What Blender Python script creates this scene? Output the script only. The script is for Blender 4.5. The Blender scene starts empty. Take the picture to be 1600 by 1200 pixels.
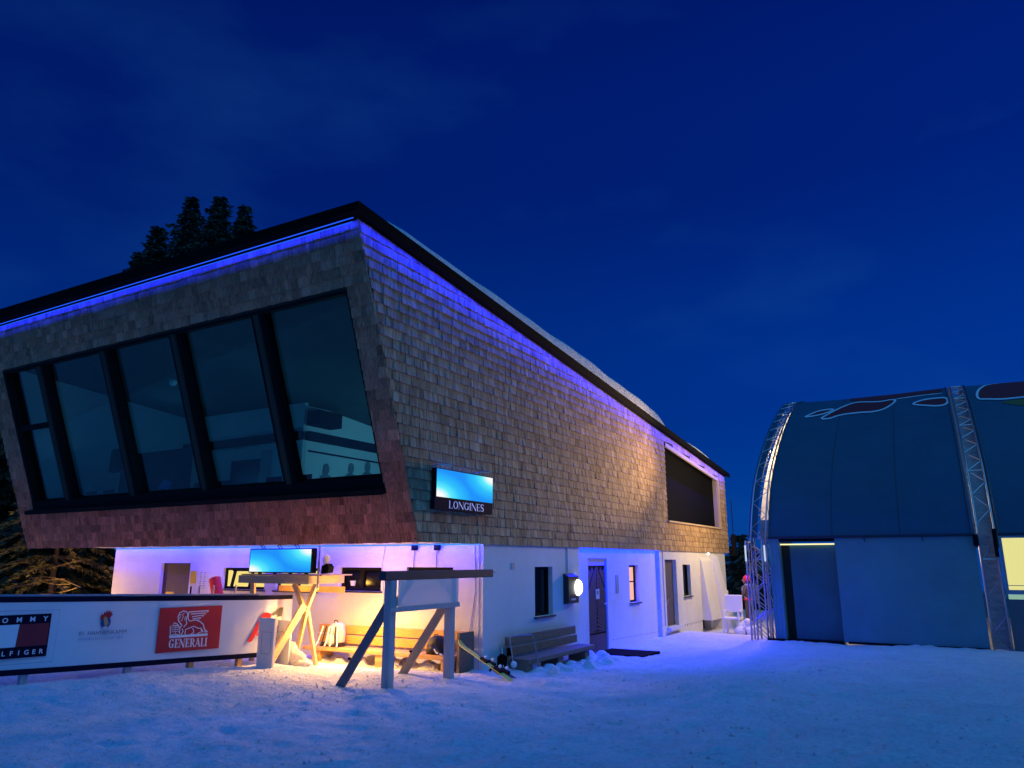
import bpy, math, random
import numpy as np
from math import sin, cos, pi, radians, sqrt, atan2
from mathutils import Vector, Matrix, Quaternion

random.seed(7)
RNG = np.random.default_rng(11)
SC = bpy.context.scene
COL = SC.collection

# ------------------------------------------------------------ camera
cam = bpy.data.cameras.new('camera'); camo = bpy.data.objects.new('camera', cam); COL.objects.link(camo)
camo.location = (0, 0, 2.0)
camo.rotation_euler = (radians(90 + 13.544), 0, radians(30.25))
cam.sensor_width = 36; cam.lens = 1150 / 1600 * 36
cam.clip_start = 0.1; cam.clip_end = 3000
SC.camera = camo

# ------------------------------------------------------------ colour management
SC.view_settings.view_transform = 'Standard'
SC.view_settings.look = 'None'
SC.view_settings.gamma = 1.0
SC.view_settings.exposure = 0.0
SC.view_settings.use_curve_mapping = False

# ------------------------------------------------------------ world: last blue of dusk
W = bpy.data.worlds.new('World'); SC.world = W; W.use_nodes = True
nt = W.node_tree; nt.nodes.clear()
def wn(t, **k):
    n = nt.nodes.new(t)
    for a, b in k.items(): setattr(n, a, b)
    return n
wo = wn('ShaderNodeOutputWorld'); bg = wn('ShaderNodeBackground')
sky = wn('ShaderNodeTexSky', sky_type='NISHITA', sun_disc=False)
sky.sun_elevation = radians(3); sky.sun_rotation = radians(150); sky.altitude = 1600
tint = wn('ShaderNodeMix', data_type='RGBA', blend_type='MULTIPLY'); tint.inputs[0].default_value = 1
tc = wn('ShaderNodeTexCoord'); sp = wn('ShaderNodeSeparateXYZ')
nt.links.new(tc.outputs['Generated'], sp.inputs[0])
ramp = wn('ShaderNodeValToRGB'); ramp.color_ramp.interpolation = 'EASE'
e = ramp.color_ramp.elements
e[0].position = 0.0; e[0].color = (0.0, 0.050, 0.31, 1)
e[1].position = 0.75; e[1].color = (0.0, 0.0075, 0.125, 1)
m = e.new(0.22); m.color = (0.0, 0.029, 0.255, 1)
m = e.new(0.5); m.color = (0.0, 0.0125, 0.17, 1)
nt.links.new(sp.outputs['Z'], ramp.inputs[0])
# darker towards the west side (left of the picture)
side = wn('ShaderNodeMapRange'); side.inputs[1].default_value = -1.0; side.inputs[2].default_value = 0.25
side.inputs[3].default_value = 0.72; side.inputs[4].default_value = 1.1
nt.links.new(sp.outputs['X'], side.inputs[0])
mul = wn('ShaderNodeVectorMath', operation='SCALE')
nt.links.new(ramp.outputs[0], mul.inputs[0]); nt.links.new(side.outputs[0], mul.inputs['Scale'])
# thin torn cloud
cn = wn('ShaderNodeTexNoise'); cn.inputs['Scale'].default_value = 3.2; cn.inputs['Detail'].default_value = 5
mp = wn('ShaderNodeMapping'); mp.inputs['Scale'].default_value = (1, 1, 2.6)
nt.links.new(tc.outputs['Generated'], mp.inputs[0]); nt.links.new(mp.outputs[0], cn.inputs['Vector'])
cr = wn('ShaderNodeMapRange'); cr.inputs[1].default_value = 0.52; cr.inputs[2].default_value = 0.8
cr.inputs[3].default_value = 0.0; cr.inputs[4].default_value = 0.2
nt.links.new(cn.outputs[0], cr.inputs[0])
cm = wn('ShaderNodeMix', data_type='RGBA'); cm.inputs[7].default_value = (0.012, 0.085, 0.32, 1)
nt.links.new(cr.outputs[0], cm.inputs[0]); nt.links.new(mul.outputs[0], cm.inputs[6])
# the physical sky adds its own faint gradient
sk2 = wn('ShaderNodeVectorMath', operation='MULTIPLY'); sk2.inputs[1].default_value = (0.0, 0.0006, 0.003)
nt.links.new(sky.outputs[0], sk2.inputs[0])
ad = wn('ShaderNodeVectorMath', operation='ADD')
nt.links.new(cm.outputs[2], ad.inputs[0]); nt.links.new(sk2.outputs[0], ad.inputs[1])
nt.links.new(ad.outputs[0], bg.inputs[0]); bg.inputs[1].default_value = 1.0
nt.links.new(bg.outputs[0], wo.inputs[0])

# the afterglow / moonlit half of the sky behind the photographer: one very soft lamp
sl = bpy.data.lights.new('sun', 'SUN'); so = bpy.data.objects.new('sun', sl); COL.objects.link(so)
sl.energy = 1.2; sl.angle = radians(70); sl.color = (0.065, 0.44, 1.0)
so.rotation_euler = Vector((0.42, -0.2, 0.88)).to_track_quat('Z', 'Y').to_euler()

# ------------------------------------------------------------ materials
MATS = {}
def mat(name, col, rough=0.6, metal=0.0, spec=0.5, noise=None, bump=None, emit=None, alpha=None, coat=0):
    """noise=(scale, amount, (sx,sy,sz)); bump=(scale,strength,dist)"""
    if name in MATS: return MATS[name]
    m = bpy.data.materials.new(name); m.use_nodes = True; MATS[name] = m
    n = m.node_tree; b = n.nodes['Principled BSDF']
    b.inputs['Base Color'].default_value = (*col, 1); b.inputs['Roughness'].default_value = rough
    b.inputs['Metallic'].default_value = metal; b.inputs['Specular IOR Level'].default_value = spec
    if coat: b.inputs['Coat Weight'].default_value = coat
    tcn = n.nodes.new('ShaderNodeTexCoord')
    if noise:
        sc, am, st = noise
        mpn = n.nodes.new('ShaderNodeMapping'); mpn.inputs['Scale'].default_value = st
        n.links.new(tcn.outputs['Object'], mpn.inputs[0])
        no = n.nodes.new('ShaderNodeTexNoise'); no.inputs['Scale'].default_value = sc; no.inputs['Detail'].default_value = 6
        no.inputs['Roughness'].default_value = 0.65
        n.links.new(mpn.outputs[0], no.inputs['Vector'])
        mr = n.nodes.new('ShaderNodeMapRange'); mr.inputs[1].default_value = 0.3; mr.inputs[2].default_value = 0.7
        mr.inputs[3].default_value = 1 - am; mr.inputs[4].default_value = 1 + am
        n.links.new(no.outputs[0], mr.inputs[0])
        vm = n.nodes.new('ShaderNodeVectorMath'); vm.operation = 'SCALE'; vm.inputs[0].default_value = col
        n.links.new(mr.outputs[0], vm.inputs['Scale']); n.links.new(vm.outputs[0], b.inputs['Base Color'])
        mr2 = n.nodes.new('ShaderNodeMapRange'); mr2.inputs[3].default_value = max(0.05, rough - 0.12); mr2.inputs[4].default_value = min(1, rough + 0.12)
        n.links.new(no.outputs[0], mr2.inputs[0]); n.links.new(mr2.outputs[0], b.inputs['Roughness'])
    if bump:
        sc, st, ds = bump
        no = n.nodes.new('ShaderNodeTexNoise'); no.inputs['Scale'].default_value = sc; no.inputs['Detail'].default_value = 5
        n.links.new(tcn.outputs['Object'], no.inputs['Vector'])
        bp = n.nodes.new('ShaderNodeBump'); bp.inputs['Strength'].default_value = st; bp.inputs['Distance'].default_value = ds
        n.links.new(no.outputs[0], bp.inputs['Height']); n.links.new(bp.outputs[0], b.inputs['Normal'])
    if emit:
        b.inputs['Emission Color'].default_value = (*emit[0], 1); b.inputs['Emission Strength'].default_value = emit[1]
    return m

plaster = mat('white_plaster', (0.72, 0.71, 0.69), 0.9, noise=(1.1, 0.08, (1.2, 1.2, .6)), bump=(26, 0.4, 0.014))
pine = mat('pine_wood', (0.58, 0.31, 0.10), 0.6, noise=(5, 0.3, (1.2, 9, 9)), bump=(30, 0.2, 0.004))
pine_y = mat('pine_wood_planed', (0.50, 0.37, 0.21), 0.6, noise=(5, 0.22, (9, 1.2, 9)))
old_wood = mat('weathered_bench_wood', (0.20, 0.14, 0.095), 0.75, noise=(6, 0.4, (9, 1.1, 9)), bump=(30, 0.3, 0.006))
grey_wood = mat('grey_painted_timber', (0.42, 0.42, 0.43), 0.7, noise=(5, 0.18, (8, 8, 1)))
dark_beam = mat('dark_blue_beam', (0.035, 0.035, 0.05), 0.6, noise=(4, 0.3, (6, 1, 6)))
black = mat('black_paint', (0.005, 0.005, 0.006), 0.75, spec=0.15)
roofblack = mat('black_roof_metal', (0.003, 0.003, 0.003), 0.85, spec=0.08, noise=(2, 0.2, (1, 1, 1)))
frame_dark = mat('anthracite_frame', (0.010, 0.009, 0.009), 0.8, spec=0.12, noise=(4, 0.2, (1, 1, 1)))
door_brown = mat('dark_brown_door', (0.085, 0.05, 0.038), 0.55, noise=(6, 0.3, (6, 6, 1)))
steel = mat('galvanised_steel', (0.45, 0.46, 0.48), 0.38, metal=0.85, noise=(8, 0.15, (1, 1, 1)))
alu = mat('aluminium_truss', (0.42, 0.44, 0.47), 0.36, metal=0.9)
banner_white = mat('white_banner_vinyl', (0.74, 0.74, 0.76), 0.45, noise=(0.9, 0.05, (1, 1, 1)), bump=(2.2, 0.12, 0.05))
navy = mat('navy_print', (0.004, 0.005, 0.022), 0.8, spec=0.1)
deepred = mat('dark_red_print', (0.30, 0.012, 0.022), 0.5)
red = mat('red_print', (0.55, 0.012, 0.02), 0.5, noise=(2, 0.1, (1, 1, 1)))
bright_red = mat('bright_red_print', (0.72, 0.02, 0.015), 0.5)
white_print = mat('white_print', (0.8, 0.8, 0.82), 0.5)
grey_print = mat('grey_print', (0.16, 0.17, 0.24), 0.6)
pale_print = mat('pale_grey_line', (0.38, 0.42, 0.55), 0.6)
gold_print = mat('gold_print', (0.5, 0.32, 0.12), 0.6)
blue_print = mat('blue_print', (0.03, 0.07, 0.25), 0.6)
yellow = mat('yellow_plastic', (0.75, 0.50, 0.02), 0.4)
yellow_paint = mat('yellow_ski_topsheet', (0.62, 0.60, 0.10), 0.3, coat=0.3)
redpad = mat('red_foam_pad', (0.60, 0.03, 0.06), 0.6, bump=(30, 0.2, 0.01))
rubber = mat('black_rubber', (0.004, 0.004, 0.004), 0.95, spec=0.05, bump=(80, 0.5, 0.006))
white_plastic = mat('white_plastic', (0.82, 0.82, 0.82), 0.4)
white_board = mat('white_board', (0.70, 0.68, 0.65), 0.6, noise=(3, 0.06, (1, 1, 1)))
cloth_white = mat('white_sacking', (0.62, 0.58, 0.55), 0.9, noise=(6, 0.2, (1, 1, 1)), bump=(14, 0.6, 0.03))
cloth_grey = mat('pale_grey_nylon', (0.46, 0.44, 0.42), 0.7, noise=(9, 0.25, (1, 1, 1)), bump=(40, 0.4, 0.01))
cloth_black = mat('black_nylon', (0.012, 0.012, 0.013), 0.6, bump=(50, 0.4, 0.008))
tent_fab = mat('dark_navy_tent_fabric', (0.008, 0.080, 0.135), 0.75, noise=(0.7, 0.14, (1, 1, 1)), bump=(1.6, 0.5, 0.12))
tent_panel = mat('blue_grey_tent_panel', (0.12, 0.29, 0.29), 0.8, noise=(0.9, 0.12, (1, 1, 1)), bump=(1.8, 0.4, 0.05))
tent_door_m = mat('tent_door_fabric', (0.045, 0.15, 0.13), 0.8, noise=(1.5, 0.18, (1, 1, 1)))
clear_film = mat('milky_gap_sheet', (0.30, 0.32, 0.34), 0.4, noise=(5, 0.3, (1, 1, 3)), bump=(7, 0.6, 0.04))
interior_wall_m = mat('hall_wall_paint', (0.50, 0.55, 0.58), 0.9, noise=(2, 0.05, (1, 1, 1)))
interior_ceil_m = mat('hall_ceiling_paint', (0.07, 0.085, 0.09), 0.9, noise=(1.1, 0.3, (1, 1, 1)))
sill_dark = mat('dark_sill', (0.03, 0.025, 0.03), 0.5)
paper = mat('white_paper', (0.7, 0.7, 0.68), 0.8)
skin = mat('skin', (0.5, 0.3, 0.22), 0.5)
bark = mat('bark', (0.05, 0.035, 0.025), 0.9, bump=(20, 0.8, 0.02))
twig = mat('bare_twig_bark', (0.12, 0.085, 0.05), 0.9)

def emissive(name, col, st):
    m = bpy.data.materials.new(name); m.use_nodes = True; n = m.node_tree; n.nodes.clear()
    o = n.nodes.new('ShaderNodeOutputMaterial'); em = n.nodes.new('ShaderNodeEmission')
    em.inputs[0].default_value = (*col, 1); em.inputs[1].default_value = st
    n.links.new(em.outputs[0], o.inputs[0]); return m
led_tube = emissive('blue_led_tube', (0.015, 0.10, 1.0), 1.1)
led_tube_hot = emissive('bright_blue_led_tube', (0.04, 0.30, 1.0), 1.2)
lamp_white = emissive('white_lamp_glass', (1.0, 0.98, 0.9), 5)
lit_yellow = emissive('lit_room_yellow', (1.0, 0.78, 0.22), 0.95)
lit_yellow2 = emissive('lit_tent_window', (0.82, 0.78, 0.30), 0.95)
lit_pink = emissive('lit_room_pink', (1.0, 0.50, 0.40), 1.0)
lit_strip = emissive('door_slit_light', (1.0, 0.9, 0.45), 1.2)

def screen_mat(name, axis):
    """lit advertising screen: cyan-blue with white hot corners"""
    m = bpy.data.materials.new(name); m.use_nodes = True; n = m.node_tree; n.nodes.clear()
    o = n.nodes.new('ShaderNodeOutputMaterial'); em = n.nodes.new('ShaderNodeEmission')
    t = n.nodes.new('ShaderNodeUVMap'); s = n.nodes.new('ShaderNodeSeparateXYZ')
    n.links.new(t.outputs[0], s.inputs[0])
    def dist(cx, cy, asp):
        c = n.nodes.new('ShaderNodeVectorMath'); c.operation = 'SUBTRACT'; c.inputs[1].default_value = (cx, cy, 0)
        n.links.new(t.outputs[0], c.inputs[0])
        q = n.nodes.new('ShaderNodeVectorMath'); q.operation = 'MULTIPLY'; q.inputs[1].default_value = (asp, 1, 0)
        n.links.new(c.outputs[0], q.inputs[0])
        l = n.nodes.new('ShaderNodeVectorMath'); l.operation = 'LENGTH'; n.links.new(q.outputs[0], l.inputs[0]); return l.outputs['Value']
    mi = n.nodes.new('ShaderNodeMath'); mi.operation = 'MINIMUM'
    n.links.new(dist(0, 0, 1.55), mi.inputs[0]); n.links.new(dist(1, 1, 1.7), mi.inputs[1])
    r = n.nodes.new('ShaderNodeValToRGB'); e = r.color_ramp.elements
    e[0].position = 0.16; e[0].color = (1, 1, 1, 1)
    e[1].position = 0.95; e[1].color = (0.015, 0.30, 1.0, 1)
    k = e.new(0.36); k.color = (0.12, 0.88, 1, 1); k = e.new(0.60); k.color = (0.03, 0.55, 1, 1)
    n.links.new(mi.outputs[0], r.inputs[0])
    no = n.nodes.new('ShaderNodeTexNoise'); no.inputs['Scale'].default_value = 90; n.links.new(t.outputs[0], no.inputs['Vector'])
    mr = n.nodes.new('ShaderNodeMapRange'); mr.inputs[1].default_value = 0.3; mr.inputs[2].default_value = 0.7; mr.inputs[3].default_value = 0.8; mr.inputs[4].default_value = 1.15
    n.links.new(no.outputs[0], mr.inputs[0]); n.links.new(mr.outputs[0], em.inputs[1])
    n.links.new(r.outputs[0], em.inputs[0]); n.links.new(em.outputs[0], o.inputs[0]); return m
screen_m = screen_mat('lit_screen', 0)

def glass_mat(name, tint=(0.75, 0.85, 0.85), refl=0.07, glossy=(0.8, 0.9, 1)):
    m = bpy.data.materials.new(name); m.use_nodes = True; n = m.node_tree; n.nodes.clear()
    o = n.nodes.new('ShaderNodeOutputMaterial'); t = n.nodes.new('ShaderNodeBsdfTransparent'); t.inputs[0].default_value = (*tint, 1)
    g = n.nodes.new('ShaderNodeBsdfGlossy'); g.inputs['Roughness'].default_value = 0.03; g.inputs[0].default_value = (*glossy, 1)
    lw = n.nodes.new('ShaderNodeLayerWeight'); pw = n.nodes.new('ShaderNodeMath'); pw.operation = 'POWER'; pw.inputs[1].default_value = 4.5
    n.links.new(lw.outputs['Facing'], pw.inputs[0]); fr = n.nodes.new('ShaderNodeMapRange'); fr.inputs[3].default_value = 0.035; fr.inputs[4].default_value = 0.8
    n.links.new(pw.outputs[0], fr.inputs[0]); mx = n.nodes.new('ShaderNodeMixShader'); n.links.new(fr.outputs[0], mx.inputs[0])
    n.links.new(t.outputs[0], mx.inputs[1]); n.links.new(g.outputs[0], mx.inputs[2]); n.links.new(mx.outputs[0], o.inputs[0]); return m
glass = glass_mat('window_glass')
dark_glass = mat('dark_room_glass', (0.003, 0.0035, 0.004), 0.12, spec=0.35)

def translucent(name, col, f=0.6):
    m = bpy.data.materials.new(name); m.use_nodes = True; n = m.node_tree; n.nodes.clear()
    o = n.nodes.new('ShaderNodeOutputMaterial'); t = n.nodes.new('ShaderNodeBsdfTranslucent'); d = n.nodes.new('ShaderNodeBsdfDiffuse')
    t.inputs[0].default_value = (*col, 1); d.inputs[0].default_value = (*col, 1)
    mx = n.nodes.new('ShaderNodeMixShader'); mx.inputs[0].default_value = f
    n.links.new(d.outputs[0], mx.inputs[1]); n.links.new(t.outputs[0], mx.inputs[2]); n.links.new(mx.outputs[0], o.inputs[0]); return m
gap_white = translucent('translucent_white_sheet', (0.8, 0.8, 0.76), 0.6)
rack_sheet = translucent('translucent_rack_sheet', (0.85, 0.85, 0.85), 0.35)

def snow_mat():
    m = bpy.data.materials.new('snow'); m.use_nodes = True; n = m.node_tree; b = n.nodes['Principled BSDF']
    b.inputs['Roughness'].default_value = 0.75; b.inputs['Specular IOR Level'].default_value = 0.25
    b.inputs['Subsurface Weight'].default_value = 0.0
    t = n.nodes.new('ShaderNodeTexCoord')
    a = n.nodes.new('ShaderNodeTexNoise'); a.inputs['Scale'].default_value = 1.3; a.inputs['Detail'].default_value = 8; a.inputs['Roughness'].default_value = 0.7
    n.links.new(t.outputs['Object'], a.inputs['Vector'])
    r = n.nodes.new('ShaderNodeMapRange'); r.inputs[1].default_value = 0.3; r.inputs[2].default_value = 0.7; r.inputs[3].default_value = 0.82; r.inputs[4].default_value = 1.0
    n.links.new(a.outputs[0], r.inputs[0])
    a2 = n.nodes.new('ShaderNodeTexNoise'); a2.inputs['Scale'].default_value = 16; a2.inputs['Detail'].default_value = 6; a2.inputs['Roughness'].default_value = 0.75
    n.links.new(t.outputs['Object'], a2.inputs['Vector'])
    r2 = n.nodes.new('ShaderNodeMapRange'); r2.inputs[1].default_value = 0.36; r2.inputs[2].default_value = 0.56; r2.inputs[3].default_value = 0.80; r2.inputs[4].default_value = 1.0
    n.links.new(a2.outputs[0], r2.inputs[0])
    pm = n.nodes.new('ShaderNodeMath'); pm.operation = 'MULTIPLY'; n.links.new(r.outputs[0], pm.inputs[0]); n.links.new(r2.outputs[0], pm.inputs[1])
    v = n.nodes.new('ShaderNodeVectorMath'); v.operation = 'SCALE'; v.inputs[0].default_value = (0.88, 0.90, 0.92)
    n.links.new(pm.outputs[0], v.inputs['Scale']); n.links.new(v.outputs[0], b.inputs['Base Color'])
    b1 = n.nodes.new('ShaderNodeTexNoise'); b1.inputs['Scale'].default_value = 22; b1.inputs['Detail'].default_value = 8; b1.inputs['Roughness'].default_value = 0.7
    n.links.new(t.outputs['Object'], b1.inputs['Vector'])
    bp = n.nodes.new('ShaderNodeBump'); bp.inputs['Strength'].default_value = 1.0; bp.inputs['Distance'].default_value = 0.06
    n.links.new(b1.outputs[0], bp.inputs['Height'])
    b2 = n.nodes.new('ShaderNodeTexNoise'); b2.inputs['Scale'].default_value = 5; b2.inputs['Detail'].default_value = 4
    n.links.new(t.outputs['Object'], b2.inputs['Vector'])
    bq = n.nodes.new('ShaderNodeBump'); bq.inputs['Strength'].default_value = 0.6; bq.inputs['Distance'].default_value = 0.07
    n.links.new(b2.outputs[0], bq.inputs['Height']); n.links.new(bp.outputs[0], bq.inputs['Normal'])
    n.links.new(bq.outputs[0], b.inputs['Normal'])
    return m
snow = snow_mat()

def shingle_mat():
    m = bpy.data.materials.new('wood_shingle'); m.use_nodes = True; n = m.node_tree; b = n.nodes['Principled BSDF']
    b.inputs['Roughness'].default_value = 0.85; b.inputs['Specular IOR Level'].default_value = 0.25
    at = n.nodes.new('ShaderNodeAttribute'); at.attribute_name = 'tone'
    s = n.nodes.new('ShaderNodeSeparateColor'); n.links.new(at.outputs['Color'], s.inputs[0])
    r = n.nodes.new('ShaderNodeValToRGB'); e = r.color_ramp.elements
    e[0].position = 0; e[0].color = (0.15, 0.088, 0.045, 1); e[1].position = 1; e[1].color = (0.62, 0.44, 0.26, 1)
    k = e.new(0.5); k.color = (0.38, 0.245, 0.13, 1)
    t = n.nodes.new('ShaderNodeTexCoord'); mpn = n.nodes.new('ShaderNodeMapping'); mpn.inputs['Scale'].default_value = (38, 38, 2.2)
    n.links.new(t.outputs['Object'], mpn.inputs[0])
    no = n.nodes.new('ShaderNodeTexNoise'); no.inputs['Scale'].default_value = 1; no.inputs['Detail'].default_value = 5; no.inputs['Roughness'].default_value = 0.6
    n.links.new(mpn.outputs[0], no.inputs['Vector'])
    mr = n.nodes.new('ShaderNodeMapRange'); mr.inputs[1].default_value = 0.3; mr.inputs[2].default_value = 0.7; mr.inputs[3].default_value = -0.3; mr.inputs[4].default_value = 0.3
    n.links.new(no.outputs[0], mr.inputs[0])
    add = n.nodes.new('ShaderNodeMath'); add.operation = 'ADD'; n.links.new(s.outputs[0], add.inputs[0]); n.links.new(mr.outputs[0], add.inputs[1])
    n.links.new(add.outputs[0], r.inputs[0])
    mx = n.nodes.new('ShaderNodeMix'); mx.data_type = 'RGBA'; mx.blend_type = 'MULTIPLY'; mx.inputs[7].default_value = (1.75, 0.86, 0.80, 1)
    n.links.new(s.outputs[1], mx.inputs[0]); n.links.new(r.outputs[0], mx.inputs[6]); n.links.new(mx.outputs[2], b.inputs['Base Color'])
    bp = n.nodes.new('ShaderNodeBump'); bp.inputs['Strength'].default_value = 0.5; bp.inputs['Distance'].default_value = 0.006
    n.links.new(no.outputs[0], bp.inputs['Height']); n.links.new(bp.outputs[0], b.inputs['Normal'])
    return m
shingle_m = shingle_mat()

def needle_mat(name, c1, c2):
    m = bpy.data.materials.new(name); m.use_nodes = True; n = m.node_tree; b = n.nodes['Principled BSDF']
    b.inputs['Roughness'].default_value = 0.7
    t = n.nodes.new('ShaderNodeTexCoord'); no = n.nodes.new('ShaderNodeTexNoise'); no.inputs['Scale'].default_value = 1.8
    n.links.new(t.outputs['Object'], no.inputs['Vector'])
    r = n.nodes.new('ShaderNodeValToRGB'); r.color_ramp.elements[0].color = (*c1, 1); r.color_ramp.elements[1].color = (*c2, 1)
    r.color_ramp.elements[0].position = 0.35; r.color_ramp.elements[1].position = 0.65
    n.links.new(no.outputs[0], r.inputs[0]); n.links.new(r.outputs[0], b.inputs['Base Color']); return m
needles = needle_mat('spruce_needles', (0.012, 0.02, 0.008), (0.035, 0.05, 0.018))
needles_lit = needle_mat('warm_lit_spruce_needles', (0.09, 0.085, 0.018), (0.26, 0.22, 0.05))  # lit copy of the needles: warm lamplight put into the colour

# ------------------------------------------------------------ mesh helpers
OFF = {}
def off(o): return OFF.get(o.name, Vector((0, 0, 0)))
def thing(name, label, cat, loc, group=None):
    o = bpy.data.objects.new(name, None); COL.objects.link(o); o.empty_display_size = 0.2
    o.location = loc; OFF[o.name] = Vector(loc); o['label'] = label; o['category'] = cat
    if group: o['group'] = group
    return o
class MB:
    def __init__(s): s.v = []; s.f = []; s.t = []; s.uv = None
    def add(s, vs, fs, tone=None):
        n = len(s.v); s.v += [tuple(p) for p in vs]; s.f += [tuple(i + n for i in f) for f in fs]
        if tone is not None: s.t += [tone] * len(vs)
        return s
    def quad(s, a, b, c, d): return s.add([a, b, c, d], [(0, 1, 2, 3)])
    def box(s, x0, x1, y0, y1, z0, z1, bev=0):
        if bev: return s.bbox(x0, x1, y0, y1, z0, z1, bev)
        vs = [(x, y, z) for z in (z0, z1) for y in (y0, y1) for x in (x0, x1)]
        return s.add(vs, [(0, 2, 3, 1), (4, 5, 7, 6), (0, 1, 5, 4), (2, 6, 7, 3), (0, 4, 6, 2), (1, 3, 7, 5)])
    def bbox(s, x0, x1, y0, y1, z0, z1, b):
        # chamfered along the longest axis
        d = (x1 - x0, y1 - y0, z1 - z0); ax = d.index(max(d)); o = [i for i in range(3) if i != ax]
        lo = (x0, y0, z0); hi = (x1, y1, z1)
        prof = []
        a0, a1, b0, b1 = lo[o[0]], hi[o[0]], lo[o[1]], hi[o[1]]
        for p in [(a0 + b, b0), (a1 - b, b0), (a1, b0 + b), (a1, b1 - b), (a1 - b, b1), (a0 + b, b1), (a0, b1 - b), (a0, b0 + b)]: prof.append(p)
        vs = []
        for t in (lo[ax], hi[ax]):
            for p in prof:
                q = [0, 0, 0]; q[ax] = t; q[o[0]] = p[0]; q[o[1]] = p[1]; vs.append(tuple(q))
        fs = [(i, (i + 1) % 8, 8 + (i + 1) % 8, 8 + i) for i in range(8)] + [tuple(range(7, -1, -1)), tuple(range(8, 16))]
        return s.add(vs, fs)
    def beam(s, p0, p1, w, h, up=(0, 0, 1)):
        """w across, h along 'up'"""
        p0 = Vector(p0); p1 = Vector(p1); d = (p1 - p0).normalized(); u = Vector(up); sd = d.cross(u)
        if sd.length < 1e-4: sd = d.cross(Vector((1, 0, 0)))
        sd.normalize(); uu = sd.cross(d).normalized()
        vs = []
        for p in (p0, p1):
            for a, b in ((-1, -1), (1, -1), (1, 1), (-1, 1)): vs.append(p + sd * w / 2 * a + uu * h / 2 * b)
        return s.add(vs, [(0, 1, 5, 4), (1, 2, 6, 5), (2, 3, 7, 6), (3, 0, 4, 7), (3, 2, 1, 0), (4, 5, 6, 7)])
    def tube(s, pts, r, n=8, r1=None, cap=True):
        pts = [Vector(p) for p in pts]; N = len(pts); r1 = r if r1 is None else r1
        vs = []; prev = None
        for i, p in enumerate(pts):
            d = (pts[min(i + 1, N - 1)] - pts[max(i - 1, 0)]).normalized()
            a = d.cross(Vector((0, 0, 1))) if prev is None else prev - d * prev.dot(d)
            if a.length < 1e-4: a = d.cross(Vector((1, 0, 0)))
            a.normalize(); prev = a; b = d.cross(a); rr = r + (r1 - r) * i / max(1, N - 1)
            for k in range(n): vs.append(p + (a * cos(2 * pi * k / n) + b * sin(2 * pi * k / n)) * rr)
        fs = [(i * n + k, i * n + (k + 1) % n, (i + 1) * n + (k + 1) % n, (i + 1) * n + k) for i in range(N - 1) for k in range(n)]
        if cap: fs += [tuple(range(n - 1, -1, -1)), tuple((N - 1) * n + k for k in range(n))]
        return s.add(vs, fs)
    def prism(s, poly, axis, a, b):
        """poly of 2D points in the two other axes, extruded along axis from a to b"""
        o = [i for i in range(3) if i != axis]; n = len(poly); vs = []
        for t in (a, b):
            for p in poly:
                q = [0, 0, 0]; q[axis] = t; q[o[0]] = p[0]; q[o[1]] = p[1]; vs.append(tuple(q))
        return s.add(vs, [(i, (i + 1) % n, n + (i + 1) % n, n + i) for i in range(n)] + [tuple(range(n - 1, -1, -1)), tuple(range(n, 2 * n))])
    def ball(s, c, rx, ry=None, rz=None, nu=12, nv=8, jit=0):
        ry = ry or rx; rz = rz or rx; vs = []
        for j in range(nv + 1):
            th = pi * j / nv
            for i in range(nu):
                ph = 2 * pi * i / nu; k = 1 + (random.uniform(-jit, jit) if jit else 0)
                vs.append((c[0] + rx * sin(th) * cos(ph) * k, c[1] + ry * sin(th) * sin(ph) * k, c[2] + rz * cos(th) * k))
        fs = [(j * nu + i, (j + 1) * nu + i, (j + 1) * nu + (i + 1) % nu, j * nu + (i + 1) % nu) for j in range(nv) for i in range(nu)]
        return s.add(vs, fs)
    def build(s, name, m, parent=None, smooth=False, kind=None, label=None, cat=None, group=None, base=None):
        me = bpy.data.meshes.new(name)
        o = bpy.data.objects.new(name, me); COL.objects.link(o)
        if parent is not None:
            of = off(parent); o.parent = parent; OFF[o.name] = of
        elif base is not None:
            of = Vector(base); o.location = of; OFF[o.name] = of
        else: of = Vector((0, 0, 0)); OFF[o.name] = of
        vs = [(p[0] - of[0], p[1] - of[1], p[2] - of[2]) for p in s.v]
        me.from_pydata(vs, [], s.f); me.materials.append(m)
        if s.t:
            ca = me.color_attributes.new('tone', 'FLOAT_COLOR', 'POINT')
            ca.data.foreach_set('color', np.array([(t[0], t[1], 0, 1) for t in s.t], dtype=np.float32).ravel())
        if s.uv:
            ul = me.uv_layers.new(name='UVMap'); ul.data.foreach_set('uv', np.array(s.uv, dtype=np.float32).ravel())
        if smooth:
            me.polygons.foreach_set('use_smooth', [True] * len(me.polygons))
        me.update()
        if kind: o['kind'] = kind
        if label: o['label'] = label
        if cat: o['category'] = cat
        if group: o['group'] = group
        return o

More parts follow.
